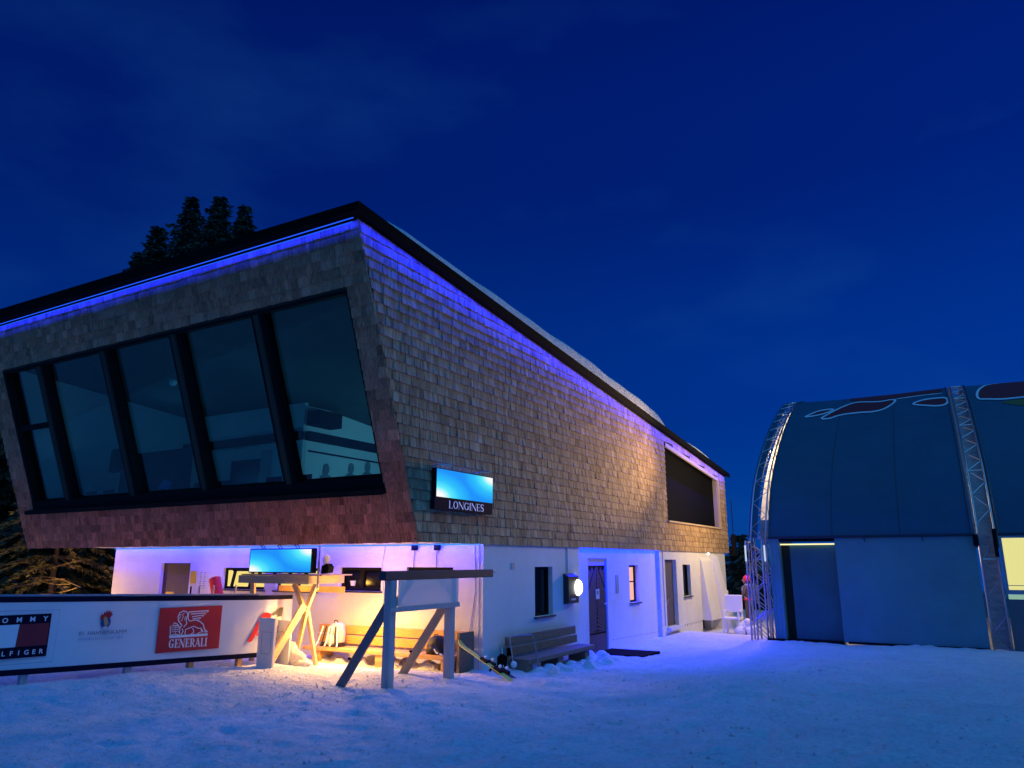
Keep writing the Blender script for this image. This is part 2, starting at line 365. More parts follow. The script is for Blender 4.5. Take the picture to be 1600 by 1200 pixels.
def wall_mb(mp, u0, u1, v0, v1, holes, reveal, outer=True, thick=None):
    """flat wall with rectangular holes: mp(u, v, n) -> point, n = depth inwards. Reveal faces run in by `reveal`."""
    mb = MB()
    us = sorted(set([u0, u1] + [h[0] for h in holes] + [h[1] for h in holes])); vs = sorted(set([v0, v1] + [h[2] for h in holes] + [h[3] for h in holes]))
    inh = lambda u, v: any(h[0] < u < h[1] and h[2] < v < h[3] for h in holes)
    for a, b in zip(us, us[1:]):
        for c, d in zip(vs, vs[1:]):
            if not inh((a + b) / 2, (c + d) / 2): mb.quad(mp(a, c, 0), mp(b, c, 0), mp(b, d, 0), mp(a, d, 0))
    for h in holes:
        a, b, c, d = h[:4]; r = h[4] if len(h) > 4 else reveal
        mb.quad(mp(a, c, 0), mp(a, d, 0), mp(a, d, r), mp(a, c, r)); mb.quad(mp(b, d, 0), mp(b, c, 0), mp(b, c, r), mp(b, d, r))
        mb.quad(mp(a, d, 0), mp(b, d, 0), mp(b, d, r), mp(a, d, r)); mb.quad(mp(b, c, 0), mp(a, c, 0), mp(a, c, r), mp(b, c, r))
    return mb

def area(name, p0, p1, width, d, color, power, parent=None):
    p0 = Vector(p0); p1 = Vector(p1); L = bpy.data.lights.new(name, 'AREA'); L.shape = 'RECTANGLE'; L.size = (p1 - p0).length; L.size_y = width
    L.energy = power; L.color = color
    o = bpy.data.objects.new(name, L); COL.objects.link(o)
    z = -Vector(d).normalized(); x = (p1 - p0).normalized(); z = (z - x * z.dot(x)).normalized(); y = z.cross(x)
    o.matrix_world = Matrix.Translation((p0 + p1) / 2) @ Matrix((x, y, z)).transposed().to_4x4()
    return o
def point(name, p, color, power, r=0.05, spot=None, aim=None, blend=0.5):
    L = bpy.data.lights.new(name, 'SPOT' if spot else 'POINT'); L.energy = power; L.color = color; L.shadow_soft_size = r
    o = bpy.data.objects.new(name, L); COL.objects.link(o); o.location = p
    if spot:
        L.spot_size = radians(spot); L.spot_blend = blend
        o.rotation_euler = (Vector(aim) - Vector(p)).to_track_quat('-Z', 'Y').to_euler()
    return o

def text(s, size, mp, m, parent, name='lettering', spacing=1.0, shear=0, xs=1.0, bold=0.0, align='LEFT', label=None, ext=0.001):
    """mp: (origin, xdir, ydir)"""
    cu = bpy.data.curves.new(name, 'FONT'); cu.body = s; cu.size = size; cu.space_character = spacing; cu.shear = shear; cu.offset = bold; cu.extrude = ext
    cu.align_x = align; cu.resolution_u = 3
    tmp = bpy.data.objects.new('tmp', cu); COL.objects.link(tmp)
    dg = bpy.context.evaluated_depsgraph_get(); me = bpy.data.meshes.new_from_object(tmp.evaluated_get(dg))
    bpy.data.objects.remove(tmp)
    o = bpy.data.objects.new(name, me); COL.objects.link(o); me.materials.clear(); me.materials.append(m)
    org, xd, yd = [Vector(a) for a in mp]; zd = xd.cross(yd); of = off(parent)
    for v in me.vertices:
        p = org + xd * v.co.x * xs + yd * v.co.y + zd * v.co.z; v.co = p - of
    o.parent = parent; OFF[o.name] = of
    if label: o['label'] = label
    return o

# value noise for terrain
def vnoise(x, y, cell, seed):
    r = np.random.default_rng(seed); G = r.random((256, 256)); xf = x / cell; yf = y / cell
    xi = np.floor(xf).astype(int); yi = np.floor(yf).astype(int); fx = xf - xi; fy = yf - yi
    fx = fx * fx * (3 - 2 * fx); fy = fy * fy * (3 - 2 * fy); g = lambda a, b: G[a % 256, b % 256]
    return (g(xi, yi) * (1 - fx) + g(xi + 1, yi) * fx) * (1 - fy) + (g(xi, yi + 1) * (1 - fx) + g(xi + 1, yi + 1) * fx) * fy - 0.5

# ------------------------------------------------------------ ground
CP = np.array([(0, 0, .42), (-3, 5.5, .40), (-6.8, 3.5, .40), (.3, 7.6, .40), (-11, 5.85, .38), (-10.7, 7.1, .375), (-10.45, 8.4, .37), (-10.3, 9.2, .33), (-6.95, 8.5, .30), (-7.8, 8.5, .27), (-6.95, 9.95, .27), (-8, 9.95, .24),
    (-10.7, 10.95, .13), (-9.1, 10.95, .13), (-7.6, 10.9, .14), (-10.7, 10.2, .22), (-12, 11.4, .14), (-15, 11.3, .2), (-18, 11.3, .25), (-7.34, 11.58, .15), (-6.0, 10.3, .22), (-6.6, 11.9, .05), (-6.6, 13.5, .0), (-6.5, 14.7, .0), (-7.3, 16.3, -.04), (-6.9, 17.4, -.09),
    (-7.3, 19.1, -.17), (-7.3, 21, -.07), (-7.3, 22.6, -.06), (-7.3, 24.8, -.24), (-7.3, 28, -.22), (-5.5, 25, -.22), (-5.5, 20, -.12), (-5.5, 15, -.02), (-5.2, 12, .12), (-4.3, 20.8, .0), (-4.9, 20.9, -.04), (.5, 20.8, .05), (5, 20.8, .05), (-1, 16, .15), (-3, 11, .32), (5, 12, .35), (10, 5, .42), (-16, 6, .4), (-22, 8, .4), (-22, 14, .3), (-3, 34, -.4), (10, 34, 0)])
def axis(lo, hi, core0, core1, step, grow=1.12):
    a = list(np.arange(core0, core1, step)); s = step
    while a[-1] < hi: s *= grow; a.append(a[-1] + s)
    s = step
    while a[0] > lo: s *= grow; a.insert(0, a[0] - s)
    return np.array(a)
gx = axis(-900, 900, -13.0, 3.5, 0.05, 1.07); gy = axis(-60, 1200, 3.2, 16, 0.05, 1.05)
GX, GY = np.meshgrid(gx, gy)
def base_h(x, y):
    num = np.zeros_like(x); den = np.zeros_like(x)
    for cx, cy, cz in CP:
        w = 1 / (((x - cx) ** 2 + (y - cy) ** 2) + 0.12) ** 1.7
        num += w * cz; den += w
    h = num / den
    r = np.sqrt((x + 3) ** 2 + (y - 12) ** 2)
    return h - np.clip(r - 26, 0, 400) * 0.16 * (y > -50) 
H = base_h(GX, GY)
near = np.exp(-np.clip(np.hypot(GX + 3, GY - 10) - 12, 0, None) / 8)
flat = np.where((GX < -7.3) & (GY > 11.4), 0, 1)
lump = 0.06 * vnoise(GX, GY, 1.1, 1) + 0.034 * vnoise(GX, GY, 0.42, 2) + 0.034 * vnoise(GX, GY, 0.17, 3) + 0.018 * vnoise(GX, GY, 0.09, 4)
pathf = np.exp(-((GX + 6.0) ** 2) / 3.0) * (GY > 14)
H = H + lump * near * (1 - 0.5 * pathf)
# boot prints / dug-out dents
for k in range(480):
    px, py = random.uniform(-12, 3), random.uniform(3.6, 19); a = random.uniform(0, pi)
    ix = slice(max(0, np.searchsorted(gx, px - .35)), np.searchsorted(gx, px + .35)); iy = slice(max(0, np.searchsorted(gy, py - .35)), np.searchsorted(gy, py + .35))
    X = GX[iy, ix] - px; Y = GY[iy, ix] - py; U = X * cos(a) + Y * sin(a); V = -X * sin(a) + Y * cos(a)
    H[iy, ix] -= random.uniform(.010, .026) * np.exp(-(U / .15) ** 4 - (V / .065) ** 4)
# loose chunks of snow kicked up beside the benches and walls
def chunks(x0, x1, y0, y1, n, hh):
    for k in range(n):
        px, py, r, h = random.uniform(x0, x1), random.uniform(y0, y1), random.uniform(.06, .14), random.uniform(.3, 1) * hh
        ix = slice(np.searchsorted(gx, px - .4), np.searchsorted(gx, px + .4)); iy = slice(np.searchsorted(gy, py - .4), np.searchsorted(gy, py + .4))
        D2 = ((GX[iy, ix] - px) ** 2 + (GY[iy, ix] - py) ** 2) / r ** 2
        H[iy, ix] = np.maximum(H[iy, ix], base_h(GX[iy, ix], GY[iy, ix]) + h * np.exp(-D2 ** 2))
chunks(-6.75, -6.2, 12.2, 15.1, 46, .15); chunks(-11.0, -7.6, 11.05, 11.5, 50, .16); chunks(-7.3, -6.9, 15.2, 16.0, 8, .14); chunks(-7.3, -6.8, 11.6, 12.3, 10, .1)
ny, nx = GX.shape
me = bpy.data.meshes.new('snow_ground')
V = np.stack([GX, GY, H], -1).reshape(-1, 3)
idx = np.arange(ny * nx).reshape(ny, nx)
F = np.stack([idx[:-1, :-1], idx[:-1, 1:], idx[1:, 1:], idx[1:, :-1]], -1).reshape(-1, 4)
me.vertices.add(len(V)); me.vertices.foreach_set('co', V.astype(np.float32).ravel())
me.loops.add(F.size); me.loops.foreach_set('vertex_index', F.astype(np.int32).ravel())
me.polygons.add(len(F)); me.polygons.foreach_set('loop_start', np.arange(0, F.size, 4, dtype=np.int32)); me.polygons.foreach_set('loop_total', np.full(len(F), 4, dtype=np.int32))
me.polygons.foreach_set('use_smooth', np.ones(len(F), dtype=bool)); me.materials.append(snow); me.update(calc_edges=True)
ground = bpy.data.objects.new('snow_ground', me); COL.objects.link(ground); ground['kind'] = 'structure'
def gz(x, y): return float(base_h(np.array([float(x)]), np.array([float(y)]))[0])

# loose crumbs of kicked up snow
cb = MB()
for k in range(4200):
    px = random.uniform(-11.5, 3); py = random.uniform(3.4, 15)
    i = np.searchsorted(gx, px); j = np.searchsorted(gy, py); z = float(H[j, i]); r = random.uniform(.006, .02) * (1.6 if random.random() < .06 else 1)
    if px < -7.4 and py > 11: continue
    q = [random.uniform(.6, 1.3) * r for _ in range(6)]
    cb.add([(px + q[0], py, z), (px - q[1], py, z), (px, py + q[2], z), (px, py - q[3], z), (px, py, z + q[4]), (px, py, z - r)],
           [(0, 2, 4), (2, 1, 4), (1, 3, 4), (3, 0, 4), (2, 0, 5), (1, 2, 5), (3, 1, 5), (0, 3, 5)])
cb.build('snow_crumbs', snow, kind='stuff', label='small crumbs of loose snow scattered over the packed snow', cat='snow')
# far hill beyond the valley
mb = MB(); n = 60; rows = 10
for j in range(rows + 1):
    for i in range(n + 1):
        a = radians(-25 + 110 * i / n); r = 420 + j * 60
        hgt = (-70 + 78 * (j / rows) ** 0.8 * (0.75 + 0.35 * sin(i * 0.35) + 0.12 * sin(i * 1.1) + 0.05 * sin(i * 2.7)))
        mb.v.append((-sin(a) * r, cos(a) * r, hgt))
mb.f = [(j * (n + 1) + i, j * (n + 1) + i + 1, (j + 1) * (n + 1) + i + 1, (j + 1) * (n + 1) + i) for j in range(rows) for i in range(n)]
hill_m = mat('wooded_snowy_slope', (0.10, 0.13, 0.14), 0.9, noise=(0.02, 0.7, (1, 1, 1)))
mb.build('far_hill', hill_m, kind='structure', smooth=True)

# ------------------------------------------------------------ the lodge
WX = -7.34; FY = 11.56; SOF = 2.33; SL = 0.367; RS = 0.093
LX = -18.45; ULX = -18.78; BY = 28.3
def roofz(y): return 7.16 - RS * (y - 7.8)
def fy(z): return 9.59 - (z - SOF) * SL      # y of the leaning front face at height z
lodge = thing('ski_lodge', 'large shingle clad ski lodge with leaning glazed front, black roof and blue light strips', 'building', (-13, 18, 0))
# lower front wall (white plaster, faces -Y)
Fm = lambda u, v, n: (u, FY + n, v)
front_holes = [(-16.55, -15.47, -0.5, 1.96, .14), (-14.3, -12.95, 1.40, 1.86, .12), (-12.6, -11.4, 1.40, 1.86, .12), (-10.78, -9.70, 1.43, 1.88, .12), (-9.08, -8.0, 1.43, 1.89, .12)]
wall_mb(Fm, LX, WX, -1, SOF, front_holes, .12).build('front_wall', plaster, lodge)
# lower side wall (faces +X); entry bay set back
Sm = lambda u, v, n: (WX - n, u, v)
side_holes1 = [(13.50, 14.28, .92, 1.89, .16)]
wall_mb(Sm, FY, 15.63, -1, SOF, side_holes1, .16).build('side_wall', plaster, lodge)
SB = .10
Sm2 = lambda u, v, n: (WX - SB - n, u, v)
side_holes2 = [(16.30, 17.42, -0.5, 2.07, .10), (18.90, 19.58, .94, 1.90, .16)]
mbw = wall_mb(Sm2, 15.63, 21.06, -1, SOF, side_holes2, .16)
mbw.quad((WX, 15.63, -1), (WX - SB, 15.63, -1), (WX - SB, 15.63, SOF), (WX, 15.63, SOF)); mbw.quad((WX - SB, 21.06, -1), (WX, 21.06, -1), (WX, 21.06, SOF), (WX - SB, 21.06, SOF))
mbw.build('side_wall', plaster, lodge, label='set back wall of the blue lit entrance bay')
side_holes3 = [(21.50, 22.55, .15, 2.05, .18), (23.17, 23.95, .94, 1.90, .16), (25.0, 26.0, -.30, .14, .25)]
mbw = wall_mb(Sm, 21.06, BY, -1, SOF, side_holes3, .16)
mbw.quad((WX, BY, -1), (LX, BY, -1), (LX, BY, SOF), (WX, BY, SOF)); mbw.quad((LX, FY, -1), (LX, FY, SOF), (LX, BY, SOF), (LX, BY, -1))
mbw.build('side_wall', plaster, lodge)
# door sill of the second door
MB().box(WX - .02, WX + .12, 21.46, 22.6, .05, .15).build('doorstep', plaster, lodge)
# buttress at the far end of the side wall
MB().prism([(WX - .01, -.6), (WX + .62, -.6), (WX + .62, -.28), (WX + .10, 2.1), (WX + .02, 2.25), (WX - .01, 2.25)], 1, 26.3, 27.0).build('buttress', plaster, lodge)
MB().prism([(WX - .01, .12), (WX + .30, .12), (WX + .06, 2.0), (WX - .01, 2.15)], 1, 25.05, 26.297).build('buttress', plaster, lodge)
MB().quad((WX - .24, 25.0, -.3), (WX - .24, 26.0, -.3), (WX - .24, 26.0, .14), (WX - .24, 25, .14)).build('cellar_hatch', black, lodge)

def window(n_ax, u0, u1, v0, v1, depth, mullions=1, glassm=dark_glass, fw=.055, horiz=(), sill=True, lab=None, wallx=WX, framem=frame_dark):
    """n_ax 'F' front (faces -Y) or 'S' side (faces +X)"""
    mb = MB(); gl = MB(); sl_ = MB()
    def bx(mb, a, b, c, d, n0, n1):
        if n_ax == 'F': mb.box(a, b, FY + n0, FY + n1, c, d)
        else: mb.box(wallx - n1, wallx - n0, a, b, c, d)
    d0, d1 = depth - .06, depth
    bx(mb, u0, u0 + fw, v0, v1, d0, d1); bx(mb, u1 - fw, u1, v0, v1, d0, d1); bx(mb, u0 + fw, u1 - fw, v0, v0 + fw, d0, d1); bx(mb, u0 + fw, u1 - fw, v1 - fw, v1, d0, d1)
    for k in range(1, mullions):
        c = u0 + (u1 - u0) * k / mullions; bx(mb, c - .04, c + .04, v0 + fw, v1 - fw, d0 - .005, d1)
    for h in horiz: bx(mb, u0 + fw, u1 - fw, h - .015, h + .015, d0 + .01, d1)
    f = mb.build('window', framem, lodge, label=lab)
    bx(gl, u0 + fw, u1 - fw, v0 + fw, v1 - fw, d1 - .025, d1 - .015); gl.build('pane', glassm, f)
    if sill:
        bx(sl_, u0 - .04, u1 + .04, v0 - .035, v0 - .003, -.06, depth - .065); sl_.build('sill', sill_dark, f)
    return f
w = window('F', -10.78, -9.70, 1.43, 1.88, .12, 2)
MB().tube([(-10.5, FY + .10, 1.52), (-10.5, FY + .10, 1.62)], .05, 8, .07).build('lantern', white_plastic, w)
window('F', -9.08, -8.0, 1.43, 1.89, .12, 2)
w = window('F', -14.3, -12.95, 1.40, 1.86, .12, 1, glassm=lit_yellow, lab='lit window with its sash tilted open')
MB().beam((-14.03, FY + .03, 1.44), (-13.93, FY + .03, 1.83), .05, .05).beam((-13.45, FY + .03, 1.44), (-13.35, FY + .03, 1.83), .05, .05).beam((-14.0, FY + .03, 1.81), (-13.35, FY + .03, 1.81), .05, .05).build('open_sash', frame_dark, w)
window('F', -12.6, -11.4, 1.40, 1.86, .12, 2, glassm=lit_yellow, lab='lit window behind the timber stand')
window('S', 13.50, 14.28, .92, 1.89, .16, 1)
window('S', 18.90, 19.58, .94, 1.90, .16, 1, glassm=lit_pink, horiz=(1.47,), wallx=WX - SB, lab='window with pink room light behind two panes')
window('S', 23.17, 23.95, .94, 1.90, .16, 1)
# dark door in front wall
d = MB().box(-16.55, -15.47, FY + .08, FY + .13, -.3, 1.96).build('door', door_brown, lodge, label='plain dark door in the front wall')
MB().tube([(-15.6, FY + .03, 1.0), (-15.72, FY + .03, 1.0)], .012).build('handle', steel, d)
# entrance door with herringbone boards
dx = WX - SB
d = MB().box(dx - .10, dx - .06, 16.34, 17.38, -.35, 2.03).build('door', black, lodge, label='heavy entrance door with herringbone boards')
MB().box(dx - .10, dx - .02, 16.30, 16.34, -.35, 2.07).box(dx - .10, dx - .02, 17.38, 17.42, -.35, 2.07).box(dx - .10, dx - .02, 16.34, 17.38, 2.03, 2.07).box(dx - .06, dx - .03, 16.34, 17.38, 1.90, 2.03).build('door_frame', grey_wood, d)
k = 0
z = .12
while z < 2.05:
    for sgn in (-1, 1):
        # boards run down from the middle line
        y0, y1 = (16.86, 16.36) if sgn < 0 else (16.86, 17.36)
        za, zb = z, z - .62
        p = [(y0, za), (y1, zb), (y1, zb + .070), (y0, za + .070)]
        p = [(a, min(max(b, .36), 1.89)) for a, b in p]
        if abs(p[0][1] - p[3][1]) + abs(p[1][1] - p[2][1]) > .02:
            h = .040 - .008 * (k % 2); MB().add([(dx - h, a, b) for a, b in p] + [(dx - .06, a, b) for a, b in p],
                [(0, 1, 2, 3), (0, 4, 5, 1), (1, 5, 6, 2), (2, 6, 7, 3), (3, 7, 4, 0)]).build('board', door_brown, d)
        k += 1
    z += .10; 
    if z > 1.9 and z < 2.0: z = 2.1
for zz in np.arange(2.0, 2.6, .10):
    for sgn in (-1, 1):
        y0, y1 = (16.86, 16.36) if sgn < 0 else (16.86, 17.36)
        # clipped upper boards
        pts = []
        for t in np.linspace(0, 1, 9):
            y = y0 + (y1 - y0) * t; b = zz - .62 * t
            if b + .085 < 1.89: pts.append((y, b))
        if len(pts) > 1:
            (ya, ba), (yb, bb) = pts[0], pts[-1]
            MB().add([(dx - .036, ya, ba), (dx - .036, yb, bb), (dx - .036, yb, bb + .07), (dx - .036, ya, ba + .07), (dx - .06, ya, ba), (dx - .06, yb, bb), (dx - .06, yb, bb + .07), (dx - .06, ya, ba + .07)],
                     [(0, 1, 2, 3), (0, 4, 5, 1), (1, 5, 6, 2), (2, 6, 7, 3), (3, 7, 4, 0)]).build('board', door_brown, d)
MB().box(dx - .06, dx - .03, 16.36, 17.36, -.3, .32).build('kick_board', door_brown, d)
MB().tube([(dx - .02, 17.27, 1.0), (dx + .02, 17.27, 1.0), (dx + .02, 17.15, 1.0)], .013).build('handle', steel, d)
MB().box(dx - .045, dx - .03, 16.80, 17.0, 1.12, 1.35).build('notice', mat('cream_notice', (.62, .60, .38), .6), d)
MB().box(dx - .03, dx - .028, 16.85, 16.95, 1.23, 1.31).build('notice_print', mat('green_print', (.10, .28, .08), .6), d)
# second door (dark, ajar look) with diagonal rail
d = MB().box(WX - .17, WX - .12, 21.50, 22.55, .15, 2.05).build('door', mat('grey_brown_door', (.10, .08, .085), .6, noise=(5, .2, (6, 6, 1))), lodge, label='narrow grey brown side door')
MB().beam((WX - .09, 21.55, .62), (WX - .09, 21.95, .92), .03, .04).build('push_bar', steel, d)
# small sign plate and paper sheets on the walls
MB().box(dx, dx + .012, 17.95, 18.13, 1.22, 1.66).build('sign_plate', mat('grey_sign_plate', (.35, .38, .25), .5), lodge)
MB().box(dx, dx + .004, 17.55, 17.8, 1.05, 1.62).build('paper_sheet', plaster, lodge)
MB().box(-15.42, -15.22, FY - .012, FY, 1.50, 1.78).build('sign_plate', yellow, lodge, label='yellow notice beside the dark door')
sh = MB().box(-15.12, -14.8, FY - .006, FY, 1.36, 1.80).build('paper_sheet', paper, lodge)
mb = MB()
for i in range(8):
    for j in range(2): mb.box(-15.08 + j * .13, -15.04 + j * .13 + .03 * (i % 2), FY - .008, FY - .0065, 1.40 + i * .048, 1.415 + i * .048)
mb.build('print_marks', grey_print, sh)
MB().box(WX, WX + .004, 28.0, 28.02, 0, 0.01).build('corner_clip', steel, lodge)

# --- upper volume: inner sheathing walls
UX = -7.33
mb = MB()
top = lambda y: roofz(y) + .02
# side sheathing with balcony opening (y 21.9..27.75, z 3.2..roof-.38)
b0, b1, bz = 21.88, 27.72, 3.2
def sidep(y, z): return (UX, y, z)
mb.add([sidep(fy(SOF), SOF), sidep(b0, SOF), sidep(b0, top(b0)), sidep(fy(7.1), 7.16)], [(0, 1, 2, 3)])
mb.add([sidep(b0, SOF), sidep(28.85, SOF), sidep(28.85, bz), sidep(b0, bz)], [(0, 1, 2, 3)])
mb.add([sidep(b1, bz), sidep(28.85, bz), sidep(28.85, top(28.85)), sidep(b1, top(b1))], [(0, 1, 2, 3)])
mb.add([sidep(b0, top(b0) - .40), sidep(b1, top(b1) - .40), sidep(b1, top(b1)), sidep(b0, top(b0))], [(0, 1, 2, 3)])
# back wall and left wall, floor (soffit)
mb.add([(UX, 28.85, SOF), (ULX, 28.85, SOF), (ULX, 28.85, top(28.85)), (UX, 28.85, top(28.85))], [(0, 1, 2, 3)])
mb.add([(ULX, fy(SOF), SOF), (ULX, fy(7.1), 7.16), (ULX, 28.85, top(28.85)), (ULX, 28.85, SOF)], [(0, 1, 2, 3)])
mb.build('upper_wall', mat('dark_sheathing', (.05, .04, .032), .9), lodge)
MB().box(ULX, UX, fy(SOF) - .0, 28.85, SOF + .003, SOF + .12).build('soffit', mat('white_soffit', (.7, .69, .68), .8), lodge)
# balcony recess: dark room with side cheek
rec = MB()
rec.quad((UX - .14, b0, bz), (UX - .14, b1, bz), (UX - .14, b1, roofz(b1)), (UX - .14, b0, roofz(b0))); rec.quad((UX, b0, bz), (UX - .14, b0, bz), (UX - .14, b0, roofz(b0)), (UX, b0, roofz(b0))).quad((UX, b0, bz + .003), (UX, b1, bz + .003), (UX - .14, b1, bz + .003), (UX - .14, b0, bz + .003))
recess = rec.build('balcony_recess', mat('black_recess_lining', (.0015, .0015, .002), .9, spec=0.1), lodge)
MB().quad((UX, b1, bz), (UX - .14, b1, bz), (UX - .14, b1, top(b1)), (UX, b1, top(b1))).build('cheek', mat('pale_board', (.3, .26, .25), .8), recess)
MB().box(UX + .0, UX + .09, b0 - .05, b1 + .05, bz - .05, bz).build('ledge', pine_y, recess)
MB().box(UX + .0, UX + .07, b1, b1 + .12, bz, roofz(b1) - .38).build('post', pine_y, recess)
mbp = MB(); mbp.add([(UX, b0, top(b0) - .42), (UX, b1 + .1, top(b1) - .42), (UX, b1 + .1, top(b1) - .3), (UX, b0, top(b0) - .3)] + [(UX + .06, b0, top(b0) - .42), (UX + .06, b1 + .1, top(b1) - .42), (UX + .06, b1 + .1, top(b1) - .3), (UX + .06, b0, top(b0) - .3)],
    [(4, 5, 6, 7), (0, 1, 5, 4), (2, 3, 7, 6)]); mbp.build('lintel', pine_y, recess)

# --- panoramic window geometry on the leaning front
WZ0, WZ1, WU0, WU1 = 3.18, 6.18, -18.15, -7.78
def FP(u, z, n=0):   # point on the leaning front plane, n outward
    L = sqrt(1 + SL * SL); return (u, fy(z) - n / L, z - n * SL / L)
mb = MB()
for a, b, c, dd in ((ULX, UX, SOF, WZ0), (ULX, UX, WZ1, 7.14), (ULX, WU0, WZ0, WZ1), (WU1, UX, WZ0, WZ1)):
    mb.quad(FP(a, c), FP(b, c), FP(b, dd), FP(a, dd))
mb.build('leaning_front_wall', MATS['dark_sheathing'], lodge)
mb = MB()
def fbox(mb, a, b, c, dd, n0, n1):
    p = [FP(a, c, n1), FP(b, c, n1), FP(b, dd, n1), FP(a, dd, n1), FP(a, c, n0), FP(b, c, n0), FP(b, dd, n0), FP(a, dd, n0)]
    mb.add(p, [(0, 1, 2, 3), (0, 4, 5, 1), (1, 5, 6, 2), (2, 6, 7, 3), (3, 7, 4, 0), (7, 6, 5, 4)])
fbox(mb, WU0, WU1, WZ0 - .02, WZ0 + .14, -.30, .03); fbox(mb, WU0, WU1, WZ1 - .05, WZ1, -.30, .03)
fbox(mb, WU0, WU0 + .09, WZ0 + .14, WZ1 - .05, -.30, .02); fbox(mb, WU1 - .03, WU1, WZ0 + .14, WZ1 - .05, -.30, .02)
pano = mb.build('panoramic_window', frame_dark, lodge)
fbm = MB(); fbox(fbm, WU0 - .2, WU1 + .02, WZ0 - .10, WZ0 - .02, -.02, .13); fbm.build('sill', black, pano)
fins = [-9.88, -12.12, -14.35, -16.70]
for c in fins:
    m1 = MB(); fbox(m1, c - .15, c - .055, WZ0 + .14, WZ1 - .05, -.18, .0); m1.build('mullion', black, pano)
    m1 = MB(); fbox(m1, c + .06, c + .16, WZ0 + .14, WZ1 - .05, -.18, .0); m1.build('mullion', black, pano)
    m1 = MB(); fbox(m1, c - .05, c + .055, WZ0 + .14, WZ1 - .05, -.02, .04); m1.build('mullion', mat('green_grey_mullion', (.035, .055, .042), .8, spec=0.1), pano, label='green grey centre strip of a window post')
m1 = MB(); fbox(m1, WU0 + .09, -16.85, 4.86, 4.98, -.20, .0); m1.build('transom', black, pano)
edges = [WU0 + .09] + [x for c in sorted(fins) for x in (c - .15, c + .16)] + [WU1 - .03]
for a, b in zip(edges[::2], edges[1::2]):
    m1 = MB(); fbox(m1, a, b, WZ0 + .14, WZ1 - .05, -.13, -.12); m1.build('pane', glass, pano)
# interior of the hall
def ceilz(y): return 6.29 - .09 * (y - 9.73)
hall = MB().box(-18.5, -13.9, 13.3, 13.42, SOF + .2, 6.2).build('hall_interior', interior_wall_m, lodge)
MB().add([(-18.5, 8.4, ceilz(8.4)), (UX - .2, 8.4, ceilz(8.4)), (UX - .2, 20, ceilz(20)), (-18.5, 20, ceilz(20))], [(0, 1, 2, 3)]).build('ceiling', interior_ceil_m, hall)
MB().quad((-18.5, 9.62, SOF + .2), (-18.5, 13.3, SOF + .2), (-18.5, 13.3, 6.3), (-18.5, 8.35, 6.6)).build('partition', interior_wall_m, hall)
MB().box(-14.0, -13.9, 13.425, 20, SOF + .2, 5.9).build('partition', mat('hall_partition_paint', (.66, .70, .72), .9), hall)
MB().quad((-14, 20, SOF), (UX, 20, SOF), (UX, 20, 6), (-14, 20, 6)).build('back_partition', interior_wall_m, hall)
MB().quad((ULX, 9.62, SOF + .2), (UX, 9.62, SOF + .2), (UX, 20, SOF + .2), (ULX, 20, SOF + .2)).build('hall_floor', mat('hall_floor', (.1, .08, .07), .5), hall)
MB().box(-13.88, -13.72, 13.35, 17.8, 5.0, 5.22).box(-18.4, -13.88, 13.12, 13.28, 5.0, 5.2).build('beam', black, hall)
MB().box(-13.88, -13.86, 13.5, 17.8, 4.72, 4.76).build('picture_rail', black, hall)
MB().box(-13.88, -13.45, 13.38, 14.2, 5.38, 5.75).build('speaker', black, hall)
MB().box(-16.4, -15.3, 13.2, 13.28, SOF + .2, 4.6).build('inner_door', mat('dark_blue_inner_door', (.02, .025, .035), .6), hall)
MB().box(-15.3, -14.95, 13.22, 13.29, SOF + .2, 4.8).build('door_trim', mat('grey_door_trim', (.3, .34, .38), .7), hall)
MB().bbox(-17.9, -14.6, 9.95, 10.5, SOF + .2, 3.52, .03).build('counter', black, hall)
MB().bbox(-17.95, -17.2, 10.8, 10.95, 4.15, 4.75, .05).box(-17.7, -17.5, 10.95, 11.1, 2.5, 4.4).build('monitor', black, hall)
MB().box(-16.85, -14.75, 10.8, 11.3, 3.0, 4.55).build('bar_cabinet', mat('dark_cabinet', (.015, .018, .022), .6), hall)
for x in (-17.6, -16.9, -13.6, -12.9, -11.4, -10.6):
    mb = MB().bbox(x - .22, x + .22, 10.2, 10.25, 3.0, 3.62, .03).box(x - .22, x + .22, 10.25, 10.65, 2.98, 3.04)
    for sx_ in (-.2, .2): mb.tube([(x + sx_, 10.22, SOF + .2), (x + sx_, 10.22, 3.0)], .02, 6).tube([(x + sx_, 10.62, SOF + .2), (x + sx_, 10.62, 3.0)], .02, 6)
    mb.build('hall_chair', black, hall)
MB().ball((-15.2, 10.4, 6.05), .09).build('ceiling_lamp', white_plastic, hall)
MB().add([(-15.35, 10.3, 3.35), (-14.8, 10.3, 3.35), (-14.7, 10.3, 3.7), (-15.0, 10.3, 3.78)], [(0, 1, 2, 3)]).build('paper_stack', mat('blue_white_paper', (.35, .4, .6), .8), hall)
for (yy, zc) in ((14.16, 4.34), (15.1, 4.46), (15.77, 4.57)):
    mb = MB(); X0 = -13.87
    for (cy, cz, ry, rz) in ((0, 0, .11, .15), (0, -.27, .24, .14)):
        pts = [(X0, yy + cy + ry * cos(t), zc + cz + rz * sin(t)) for t in np.linspace(0, 2 * pi, 14)[:-1]]
        mb.add(pts, [tuple(range(13))])
    pic = mb.build('printed_portrait', mat('grey_portrait_print', (.16, .2, .24), .8), hall)
    t = np.linspace(.1, pi - .1, 9)
# weak lamps inside the hall
point('hall_lamp', (-10.9, 15.2, 4.9), (0.16, 0.70, 1.0), 100, .3)
point('hall_lamp', (-13.0, 11.0, 3.7), (0.05, 0.55, 1.0), 28, .3)
point('hall_lamp', (-16.9, 11.7, 5.4), (0.06, 0.48, 1.0), 5, .2)

